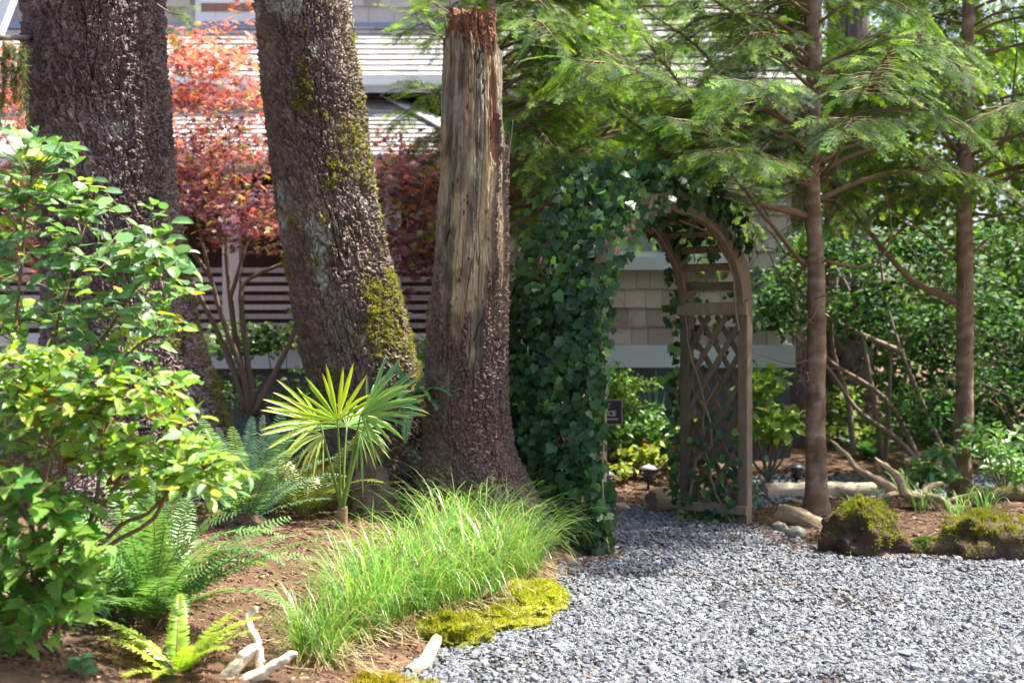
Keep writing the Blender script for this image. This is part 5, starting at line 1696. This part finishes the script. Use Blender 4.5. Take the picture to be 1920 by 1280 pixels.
# ------------------------------------------------------------------ sedge clumps along the bed edge
def sedge_mesh(n, rng, L=(.30, .70), w=(.0035, .0065), spread=.055, cols=((.16, .33, .06), (.22, .40, .09), (.11, .25, .06), (.40, .34, .16))):
    a = rng.uniform(0, 2 * PI, n)
    b0 = np.stack([np.cos(a), np.sin(a), a * 0], -1) * (rng.random((n, 1)) ** .6) * spread
    az = a + rng.normal(size=n) * .9
    el0 = np.radians(rng.uniform(62, 88, n))
    dro = np.radians(np.clip(rng.normal(128, 36, n), 25, 185))
    ln = rng.uniform(*L, n); wd = rng.uniform(*w, n)
    S = 9
    t = np.linspace(0, 1, S)
    ang = el0[:, None] - dro[:, None] * t[None] ** 1.7
    st = (ln / (S - 1))[:, None]
    r = np.concatenate([np.zeros((n, 1)), np.cumsum(np.cos(ang[:, :-1]) * st, 1)], 1)
    z = np.concatenate([np.zeros((n, 1)), np.cumsum(np.sin(ang[:, :-1]) * st, 1)], 1)
    dirx, diry = np.cos(az)[:, None], np.sin(az)[:, None]
    c = np.stack([b0[:, 0:1] + r * dirx, b0[:, 1:2] + r * diry, z], -1)
    sd = np.stack([-np.sin(az), np.cos(az), az * 0], -1)
    tw = rng.normal(size=n) * .6
    sdv = sd[:, None, :] + 0 * c
    wt = wd[:, None] * np.interp(t, [0, .3, .7, 1], [.7, 1, .75, .08])[None]
    V = np.stack([c - sdv * wt[..., None] / 2, c + sdv * wt[..., None] / 2], 2).reshape(n, S * 2, 3)
    f = A([[2 * i_, 2 * i_ + 1, 2 * i_ + 3, 2 * i_ + 2] for i_ in range(S - 1)])
    F = (f[None] + (np.arange(n) * S * 2)[:, None, None]).reshape(-1, 4)
    cc = A(cols)[rng.choice(4, n, p=[.38, .28, .24, .10])] * rng.uniform(.75, 1.25, (n, 1))
    return MB().add(V.reshape(-1, 3), F, np.repeat(cc, S * 2, 0)).mesh('blades', M_grass)
rng = np.random.default_rng(71)
SED = [sedge_mesh(125, rng) for _ in range(4)]
spots = [(575, 1240, .8), (615, 1245, .75), (665, 1205, .95), (705, 1195, 1.0), (745, 1180, 1.0), (790, 1165, 1.0), (835, 1150, 1.05), (880, 1140, 1.05), (925, 1120, 1.1), (965, 1098, 1.05), (990, 1080, .95),
         (760, 1120, 1.05), (810, 1105, 1.05), (860, 1085, 1.1), (910, 1065, 1.1), (955, 1050, 1.0), (830, 1040, 1.0), (885, 1020, 1.05), (935, 1000, 1.0), (905, 965, 1.0), (690, 1130, .9), (650, 1160, .85), (870, 985, .9)]
for k, (a, b_, s) in enumerate(spots):
    g = G(a, b_)
    lab = ('short grass clump by the white driftwood antler' if k in (0, 1) else 'arching grass clump at the foot of the dead trunk' if b_ < 1025 else
           'arching grass clump right beside the moss cushions' if b_ > 1090 and a > 820 else 'arching grass clump behind the small pale log' if b_ > 1150 else 'arching grass clump in the middle of the grass bank')
    root = thing('sedge_clump', lab, 'grass clump', tuple(g), group='grass clumps along the gravel edge')
    az = rng.uniform(0, 2 * PI)
    part(SED[k % 4], 'blades', root, g - A([0, 0, .015]), A([[math.cos(az), -math.sin(az), 0], [math.sin(az), math.cos(az), 0], [0, 0, 1]]), s * 1.08)
def thatch(n, rng):
    a = rng.uniform(0, 2 * PI, n); r = rng.uniform(.02, .09, n); l = rng.uniform(.10, .26, n)
    mb = MB()
    for i_ in range(n):
        d = A([math.cos(a[i_]), math.sin(a[i_]), 0])
        q = A([d * r[i_] + A([0, 0, .02]), d * (r[i_] + l[i_] * .4) + A([0, 0, rng.uniform(.02, .09)]), d * (r[i_] + l[i_] * .8) + A([rng.normal() * .02, rng.normal() * .02, rng.uniform(.0, .05)]), d * (r[i_] + l[i_]) + A([rng.normal() * .03, rng.normal() * .03, .005])])
        w = A([-d[1], d[0], .3]) * .0025
        V = np.stack([q - w, q + w], 1).reshape(-1, 3)
        mb.add(V, A([[0, 1, 3, 2], [2, 3, 5, 4], [4, 5, 7, 6]]), A([.42, .33, .18]) * rng.uniform(.5, 1.2))
    return mb.mesh('dead_blades', M_grass)
THA = [thatch(60, rng) for _ in range(2)]
for k, c_ in enumerate([o for o in COL.objects if o.name.startswith('sedge_clump')]):
    part(THA[k % 2], 'dead_blades', c_, tuple(c_.location))
TUF = [sedge_mesh(34, rng, (.16, .36), (.004, .008), .05, ((.12, .25, .06), (.16, .32, .07), (.09, .2, .06), (.35, .3, .14))) for _ in range(2)]
for k, (a, b_, s, lab) in enumerate([(1560, 1010, .8, 'thin grass tuft at the end of the short log'), (1600, 965, .9, 'thin grass tuft behind the left mossy stump'), (1660, 945, 1.0, 'thin grass tuft in front of the driftwood arms'),
                                (1730, 960, 1.2, 'wispy grass tuft growing among the driftwood roots'), (1800, 975, 1.3, 'tall wispy grass tuft at the foot of the slender trunk'), (1850, 965, 1.2, 'wispy grass tuft behind the right mossy stump'), (1700, 930, 1.6, 'long bladed grass tuft standing behind the driftwood')]):
    g = G(a, b_)
    root = thing('grass_tuft', lab, 'grass', tuple(g))
    part(TUF[k % 2], 'blades', root, g - A([0, 0, .01]), None, s)
c_, r_ = blob(895, 925, 1085, 1105, 7.6, 7.75, 3, .03, rg)
# plant with round leaves in the grass
g = G(905, 1120)
root = thing('seedling', 'small round-leaved seedling among the grass clumps', 'plant', tuple(g))
for k, (a, b_, s) in enumerate(((902, 1092, .07), (922, 1108, .06), (893, 1112, .05), (888, 1152, .05))):
    part(sm[k % 2], 'leaf', root, P(a, b_, g[1] - .22), frames(A([[.6 - .4 * k, -.4, .5]]), A([[0, -.9, .6]]))[0], s)

# ------------------------------------------------------------------ mossy lumps, logs, driftwood, stones
def lump(c, rad, seed, amp=.18, fr=2.2, nu=70, nv=36, flat=.35):
    th = np.linspace(0, 2 * PI, nu, endpoint=False); ph = np.linspace(-.42 * PI, .5 * PI - .02, nv)
    TH, PH = np.meshgrid(th, ph)
    n_ = np.stack([np.cos(PH) * np.cos(TH), np.cos(PH) * np.sin(TH), np.sin(PH)], -1).reshape(-1, 3)
    r = 1 + amp * fbm(n_ * fr + seed, 4, seed) + amp * .35 * fbm(n_ * fr * 4 + seed, 3, seed + 2)
    V = n_ * r[:, None] * A(rad) + A(c)
    return V, grid_mesh(nv, nu), n_

def mossy(name, label, cat, c, rad, seed, soil, mosscol, nb=7000, mask=None, lmax=.022, amp=.2, partname='core', mat=None):
    root = thing(name, label, cat, (c[0], c[1], c[2]))
    V, F, n_ = lump(c, rad, seed, amp)
    t = fbm(V * 7 + seed, 3)
    col = A(soil) * (1 + .5 * t[:, None])
    MB().add(V, F, col).obj(partname, mat or M_soil, root)
    w = (sstep(-.1, .5, n_[:, 2] + .35 * t) if mask is None else mask(n_, t))
    blades_on(root, 'moss', V, n_, w, nb, .008, lmax, A(mosscol), A(mosscol) * A([.55, .62, .5]), seed, up=.2)
    return root
YM, GM = (.44, .45, .06), (.27, .30, .05)
def at(px_, py_, dz=0.0):
    return G(px_, py_) + A([0, 0, dz])
mossy('moss_mound', 'long yellow moss cushion on the gravel edge below the grass', 'moss', at(1000, 1130, .0), (.18, .40, .085), 5, (.30, .27, .05), YM, 20000, amp=.38)
mossy('moss_mound', 'yellow moss cushion between the green moss and the gravel', 'moss', at(935, 1172, .0), (.23, .22, .06), 6, (.28, .25, .05), YM, 13000, amp=.4)
mossy('moss_mound', 'lumpy green moss cushion behind the small pale log', 'moss', at(845, 1205, .0), (.17, .18, .10), 7, (.2, .2, .04), (.40, .42, .05), 14000, amp=.4)
mossy('moss_mound', 'flat strip of yellow moss beside the white driftwood', 'moss', at(690, 1285, -.02), (.28, .14, .04), 8, (.2, .16, .06), (.50, .44, .07), 11000, amp=.4)
mossy('mossy_stump', 'dark rotting stump with a yellow moss cap behind the gravel', 'stump', at(1620, 1035, .04), (.26, .24, .27), 9, (.075, .048, .035), GM, 24000,
      lambda n, t: sstep(.45, .75, n[:, 2] + .3 * t) * 1.2 + .45 * sstep(.0, .4, t) * (n[:, 2] < .55), amp=.24)
mossy('mossy_stump', 'broad moss covered stump below the slender trunk', 'stump', at(1850, 1040, .03), (.34, .28, .24), 10, (.12, .085, .055), GM, 26000, lambda n, t: sstep(-.35, .35, n[:, 2] + .6 * t - .1), amp=.22)
mossy('moss_mound', 'low dark green moss clump between the two mossy stumps', 'moss', at(1735, 1035, .0), (.16, .10, .075), 11, (.08, .06, .04), (.10, .16, .03), 5000)
mossy('moss_mound', 'olive moss on the root foot below the fan palm', 'moss', at(690, 965, .08), (.17, .15, .30), 12, (.11, .075, .06), (.18, .19, .03), 6000, amp=.25, mat=M_bark, mask=lambda n, t: sstep(.1, .6, t + .3 * -n[:, 0]))
mossy('tree_root', 'mound of dark roots joining mossy spruce and snag', 'roots', at(770, 955, .12), (.30, .22, .42), 13, (.105, .07, .06), (.15, .17, .04), 2500, amp=.28, mat=M_bark, partname='root', mask=lambda n, t: sstep(.2, .7, t))

def log(name, label, pts, r, col, seed, endcol=(.42, .33, .22), moss=0, n=26, mosscol=(.24, .27, .04), endring=True, cat='log', taper=1.0, mat=None):
    pts = spline(pts, n)
    root = thing(name, label, cat, tuple(pts[0]))
    V, F = tube(pts, np.linspace(r, r * taper, n), 22, jit=.10, seed=seed, cap=False)
    t = fbm(V * A([6, 6, 6]) + seed, 4)
    part(MB().add(V, F, A(col) * (1 + .4 * t[:, None])).mesh('trunk', mat or M_drift), 'trunk', root)
    for e, (i0, rr) in enumerate(((0, r), (n - 1, r * taper))):
        ring = V[i0 * 22:(i0 + 1) * 22]; cen = ring.mean(0)
        q, f = [ring], []
        for s in (.66, .33):
            q.append(cen + (ring - cen) * s + (pts[0] - pts[1] if e == 0 else pts[-1] - pts[-2]) * (1 - s) * .05)
        q.append(cen[None])
        jj = np.arange(22); kk = (jj + 1) % 22
        F4 = np.concatenate([np.stack([jj + 22 * m_, kk + 22 * m_, kk + 22 * (m_ + 1), jj + 22 * (m_ + 1)], -1) for m_ in (0, 1)])
        F3 = np.stack([jj + 44, kk + 44, np.full(22, 66)], -1)
        Q = np.concatenate(q)
        cc = A(endcol) * (1 + .35 * np.sin(np.linalg.norm(Q - cen, axis=1) / r * 16))[:, None]
        part(MB().add(Q, [F4, F3], cc).mesh('cut_end', M_drift), 'cut_end', root)
    if moss:
        nn = nrm(V - np.repeat(pts, 22, 0))
        blades_on(root, 'moss', V, nn, sstep(.2, .8, nn[:, 2] + .5 * t), moss, .008, .02, A(mosscol), A(mosscol) * .6, seed)
    return root
ga = at(1462, 975, .075); gb_ = at(1552, 1018, .06)
log('log', 'short weathered log lying on two stones at the gravel edge', [P(1468, 962, 10.85), P(1505, 975, 10.65), P(1552, 1000, 10.4)], .075, (.27, .20, .125), 3, (.22, .17, .12))
l1 = at(1235, 962, .09)
log('log', 'split log with a dark sawn end beyond the arch', [l1 + A([-.06, -.03, 0]), l1 + A([.2, .12, .03]), l1 + A([.52, .35, .04])], .095, (.30, .23, .15), 4, (.22, .15, .10))
l2 = G(1530, 934)
log('log', 'large pale log behind the conifer trunk', [l2 + A([-.45, 0, .05]), l2 + A([.05, .05, .06]), l2 + A([.55, .1, .05])], .085, (.5, .42, .31), 5, (.6, .5, .4))
l3 = G(1850, 950)
log('log', 'moss topped dark log behind the right mossy stump', [l3 + A([-.1, .1, .05]), l3 + A([.3, .05, .07]), l3 + A([.8, .0, .07])], .075, (.12, .085, .06), 6, (.2, .14, .1), moss=6000)
l4 = G(795, 1262)
log('log', 'small pale driftwood piece leaning on the green moss', [l4 + A([-.06, -.06, .01]), l4 + A([.0, .03, .045]), P(822, 1195, 6.75)], .034, (.46, .36, .22), 7, (.42, .34, .22), taper=.85)

def driftwood(label, arms, col, seed, name='driftwood'):
    root = thing(name, label, 'driftwood', tuple(A(arms[0][0])[0]))
    for k, (pts, r0, r1) in enumerate(arms):
        p = spline(pts, 44)
        p[1:-1] += .35 * min(r0, .03) * np.stack([fbm(p[1:-1] * 9 + i_ * 3 + seed, 3) for i_ in range(3)], -1)
        V, F = tube(p, np.interp(np.linspace(0, 1, 44), [0, .6, .96, 1], [r0, (r0 + r1) / 2, r1, r1 * .6]), 24, jit=.22, seed=seed + k)
        t = fbm(V * 14 + k, 4)
        part(MB().add(V, F, A(col) * (1 + .45 * t[:, None]) * A([1, .97, .93])).mesh('arm', M_drift), 'arm', root)
    return root
dd = G(470, 1268)[1]
driftwood('white branching driftwood antler on the soil by the grass', [
    ([P(385, 1300, dd + -0.02), P(430, 1262, dd + -0.02), P(470, 1225, dd + +0.01), P(486, 1215, dd + +0.03)], .034, .020),
    ([P(486, 1245, dd + +0.03), P(478, 1200, dd + +0.08), P(466, 1175, dd + +0.11), P(468, 1155, dd + +0.13), P(482, 1142, dd + +0.13)], .021, .014),
    ([P(440, 1288, dd + -0.04), P(490, 1262, dd + -0.04), P(520, 1245, dd + -0.04), P(556, 1226, dd + -0.02)], .032, .015),
    ([P(360, 1278, dd + +0.01), P(400, 1270, dd + +0.00), P(440, 1290, dd + -0.02), P(500, 1292, dd + -0.04)], .032, .026),
    ([P(486, 1250, dd + +0.01), P(483, 1232, dd + +0.00), P(482, 1215, dd + -0.01)], .016, .009)], (.56, .50, .42), 3)
D = 11.05
driftwood('twisted grey driftwood root with two long raised arms', [
    ([P(1745, 925, D), P(1690, 925, D), P(1640, 895, D - .05), P(1612, 880, D), P(1590, 855, D), P(1556, 824, D)], 0.0374, 0.0115),
    ([P(1745, 935, D - .1), P(1700, 925, D - .15), P(1680, 890, D - .15), P(1660, 872, D - .15), P(1641, 858, D - .15)], 0.0360, 0.0158),
    ([P(1725, 930, D - .1), P(1745, 912, D), P(1765, 905, D + .05), P(1772, 912, D + .1)], 0.0288, 0.0115),
    ([P(1740, 935, D - .05), P(1775, 940, D - .1), P(1800, 932, D - .1), P(1830, 924, D - .1)], 0.0245, 0.0101),
    ([P(1740, 930, D - .1), P(1770, 940, D - .25), P(1778, 965, D - .3), P(1762, 990, D - .3)], 0.0259, 0.0130),
    ([P(1735, 925, D - .1), P(1755, 945, D - .2), P(1765, 965, D - .25), P(1752, 980, D - .25)], 0.0187, 0.0086),
    ([P(1690, 925, D), P(1665, 930, D - .1), P(1640, 940, D - .15)], 0.0245, 0.0101),
    ([P(1700, 930, D - .05), P(1740, 955, D - .1), P(1790, 950, D - .05), P(1818, 948, D)], 0.0324, 0.0101)], (.31, .245, .17), 9)
for k, (a, b_, s, lab) in enumerate(((1462, 995, .065, 'rounded grey-green stone under the short log'), (1494, 1010, .08, 'squarish grey-green stone under the short log, beside the rounded one'), (1165, 958, .07, 'pale small stone beside the split log'))):
    g = at(a, b_, .02)
    V, F, n_ = lump(g, (s, s * .8, s * .7), 30 + k, .22, 1.6, 26, 14)
    o = MB().add(V, F, ((.20, .20, .17), (.18, .19, .16), (.38, .32, .25))[k]).obj('stone', M_rock)
    tag(o, lab, 'stone')
for k, (a, b_, s, lab) in enumerate(((470, 985, .2, 'dark shadowed root hump beside the blue-green fern'),)):
    g = at(a, b_, -.02)
    V, F, n_ = lump(g, (s, s, s * .5), 40, .3, 2.0, 40, 20)
    tag(MB().add(V, F, (.11, .075, .055)).obj('tree_root', M_soil), lab, 'roots')

# ------------------------------------------------------------------ path lights, sign, post, flowers, iris
def path_light(g, label, s=1.0):
    root = thing('path_light', label, 'lamp', tuple(g))
    B = (.02, .02, .022)
    def pl(name, prof, mat, col):
        V, F = lathe(A(prof) * s, 22, g)
        return part(MB().add(V, F, col).mesh(name, mat), name, root)
    pl('stake', [(.0, -.05), (.012, -.03), (.016, .06), (.03, .09), (.055, .11), (.055, .125), (.0, .126)], M_metal, B)
    pl('lens', [(.038, .126), (.038, .225)], M_lens, (1, 1, 1))
    for z in (.137, .172, .207):
        pl('louver', [(.036, z + .016), (.075, z - .004), (.078, z), (.036, z + .022)], M_metal, B)
    pl('cap', [(.036, .226), (.095, .222), (.098, .228), (.08, .25), (.045, .268), (.012, .276), (.0, .29)], M_metal, (.33, .33, .34))  # pale cap: whitish highlight on the black metal put into its colour
path_light(at(1216, 918), 'black tiered path light in front of the yellow-green plant', .82)
path_light(at(1494, 912), 'black tiered path light beside the pale log and conifer trunk', .82)
path_light(at(1135, 930), 'black tiered path light half hidden by the arch post', .82)

g = G(1126, 915)
sgn = thing('sign', 'small black entrance sign with gold border on a wooden stake', 'sign', tuple(g))
dS = g[1]
x0, y0, x1, y1 = 1068, 749, 1167, 796
c0, c1 = P(x0, y1, dS), P(x1, y0, dS)
part(MB().add(*bbox_bev(((c0[0] + c1[0]) / 2 + .0, dS + .04, (g[2] + c0[2]) / 2), (.05, .04, c0[2] - g[2] + .2)), (.30, .16, .10)).mesh('stake', M_lumber, False), 'stake', sgn)
board = part(MB().add(*bbox_bev(((c0[0] + c1[0]) / 2, dS, (c0[2] + c1[2]) / 2), (c1[0] - c0[0], .022, c1[2] - c0[2])), (.012, .014, .016)).mesh('board', M_metal, False), 'board', sgn)
def bar(xa, xb, ya, yb, name):
    a_, b_ = P(xa, yb, dS - .0125), P(xb, ya, dS - .0125)
    part(MB().add(*box(((a_[0] + b_[0]) / 2, dS - .0125, (a_[2] + b_[2]) / 2), (b_[0] - a_[0], .004, b_[2] - a_[2])), (.42, .38, .26)).mesh(name, M_paint, False), name, sgn)
bar(x0, x1, y0, y0 + 1.5, 'border'); bar(x0, x1, y1 - 1.5, y1, 'border'); bar(x0, x0 + 1.5, y0 + 1.5, y1 - 1.5, 'border'); bar(x1 - 1.5, x1, y0 + 1.5, y1 - 1.5, 'border')
bar(x0 + 8, x1 - 8, 784, 787, 'underline')
def text(s, xr, yb, h):
    cu = bpy.data.curves.new('lettering', 'FONT')
    cu.body = s; cu.size = h / FPX * dS * 1.42; cu.extrude = .002; cu.align_x = 'RIGHT'; cu.offset = .0008
    to = bpy.data.objects.new('lettering_curve', cu); COL.objects.link(to)
    bpy.context.view_layer.update()
    me = bpy.data.meshes.new_from_object(to.evaluated_get(bpy.context.evaluated_depsgraph_get()))
    bpy.data.objects.remove(to); bpy.data.curves.remove(cu)
    me.name = 'lettering'
    at_ = me.color_attributes.new('Col', 'FLOAT_COLOR', 'POINT')
    at_.data.foreach_set('color', np.tile(A([.72, .70, .62, 1.0]), len(me.vertices)))
    me.materials.clear(); me.materials.append(M_paint)
    p = P(xr, yb, dS)
    part(me, 'lettering', sgn, A([p[0], dS - .014, p[2]]), A([[1, 0, 0], [0, 0, -1], [0, 1, 0]]))
text('GUEST', 1144, 765, 9)
text('ENTRANCE', 1155, 779, 9)

g = G(1232, 868) + A([0, 1.2, 0])
root = thing('garden_post', 'thick grey wooden post under the house wall beyond the arch', 'post', tuple(g))
dP = g[1]
zt = EYE - (690 - HOR) / FPX * dP
V, F = tube(A([[g[0], dP, -.05], [g[0], dP, .5], [g[0], dP, zt - .02], [g[0], dP, zt]]), A([.095, .093, .09, .08]), 18, jit=.05)
part(MB().add(V, F, (.27, .22, .19)).mesh('shaft', M_lumber), 'shaft', root)

def iris(px_, py_, label, n, seed, hmax):
    rng = np.random.default_rng(seed)
    g = G(px_, py_)
    root = thing('iris_plant', label, 'plant', tuple(g))
    for k in range(n):
        a = rng.normal() * .32; l = hmax * rng.uniform(.6, 1)
        x = g[0] + rng.normal() * .06; y = g[1] + rng.normal() * .06
        ts = np.linspace(0, 1, 7)
        c = np.stack([x + np.sin(a) * l * ts, y + 0 * ts, np.cos(a) * l * ts], -1)
        w = .022 * A([.7, 1, 1, .9, .7, .45, .03])
        V = np.stack([c - A([1, .3, 0]) * w[:, None], c + A([1, .3, 0]) * w[:, None]], 1).reshape(-1, 3)
        F = A([[2 * i_, 2 * i_ + 1, 2 * i_ + 3, 2 * i_ + 2] for i_ in range(6)])
        part(MB().add(V, F, A([.17, .33, .15]) * rng.uniform(.8, 1.2)).mesh('leaf', M_leaf), 'leaf', root)
iris(1222, 872, 'upright sword-leaved iris in front of the wooden post', 13, 3, 1.15)

# bleeding heart flowers
g = G(1212, 880)
root = thing('flowering_plant', 'pink drooping flowers on thin stems in the bed beyond the arch', 'flower', tuple(g))
V_, F_, n_ = lump((0, 0, 0), (.022, .022, .032), 3, .15, 1.5, 12, 8)
fme = MB().add(V_, F_, (.62, .06, .16)).mesh('blossom', M_soft)
for k, (a, b_) in enumerate([(1205, 828), (1209, 834), (1213, 830), (1211, 842), (1207, 840), (1218, 846), (1216, 838), (1236, 842), (1238, 850), (1204, 846), (1264, 842)]):
    part(fme, 'blossom', root, P(a, b_, g[1] - .25), None, 1.25)
for k, (a, b_) in enumerate([(1209, 822), (1236, 836), (1262, 836)]):
    pts = spline([g, P(a - 8, b_ + 15, g[1] - .12), P(a, b_, g[1] - .25), P(a + 6, b_ + 14, g[1] - .26)], 12)
    part(MB().add(*tube(pts, .004, 5), (.3, .2, .1)).mesh('stem', M_twig), 'stem', root)

# ------------------------------------------------------------------ hanging bits at the top left
pts = spline([P(-20, 74, 9.2), P(20, 72, 9.2), P(58, 73, 9.5)], 10)
root = thing('spruce_bough', 'dead stub branch with drooping needle tassels left of the thickest spruce', 'branch', tuple(P(58, 73, 9.5)))
part(MB().add(*tube(pts, np.linspace(.014, .022, 10), 8, jit=.2), (.16, .13, .11)).mesh('branch', M_twig), 'branch', root)
rng = np.random.default_rng(19)
bp, bn = [], []
for k in range(34):
    a = rng.uniform(-30, 52); b0_, l = rng.uniform(70, 110), rng.uniform(60, 150)
    t = np.linspace(0, 1, 40)
    q = A([P(a + 5 * math.sin(3 * x + k), b0_ + l * x, 9.1) for x in t])
    bp.append(q); bn.append(np.tile(A([0, 0, -1.0]), (40, 1)))
bp, bn = np.concatenate(bp), np.concatenate(bn)
blades_on(root, 'needles', bp, bn, np.ones(len(bp)), 5200, .025, .055, A([.20, .24, .10]), A([.12, .15, .07]), 4, width=.07)
root = thing('spruce_twig', 'sunlit green sprig hanging beside the thickest spruce', 'branch', tuple(P(306, 20, 9.6)))
pts = spline([P(296, 10, 9.5), P(320, 25, 9.4), P(345, 30, 9.35)], 8)
part(MB().add(*tube(pts, np.linspace(.008, .003, 8), 6), (.2, .15, .1)).mesh('branch', M_twig), 'branch', root)
for k, (a, b_, dx, dz, s) in enumerate(((310, 10, .8, -.3, .18), (320, 20, .9, -.6, .17), (335, 15, 1, .1, .15), (312, 40, .4, -1, .17), (322, 55, .5, -1, .14), (308, 0, 1, .4, .2), (345, 30, 1, -.5, .12))):
    part(SPR_M[3], 'spray', root, P(a, b_, 9.4), frames(A([[dx, -.2, dz]]), A([[.1, -.8, .6]]))[0], s)
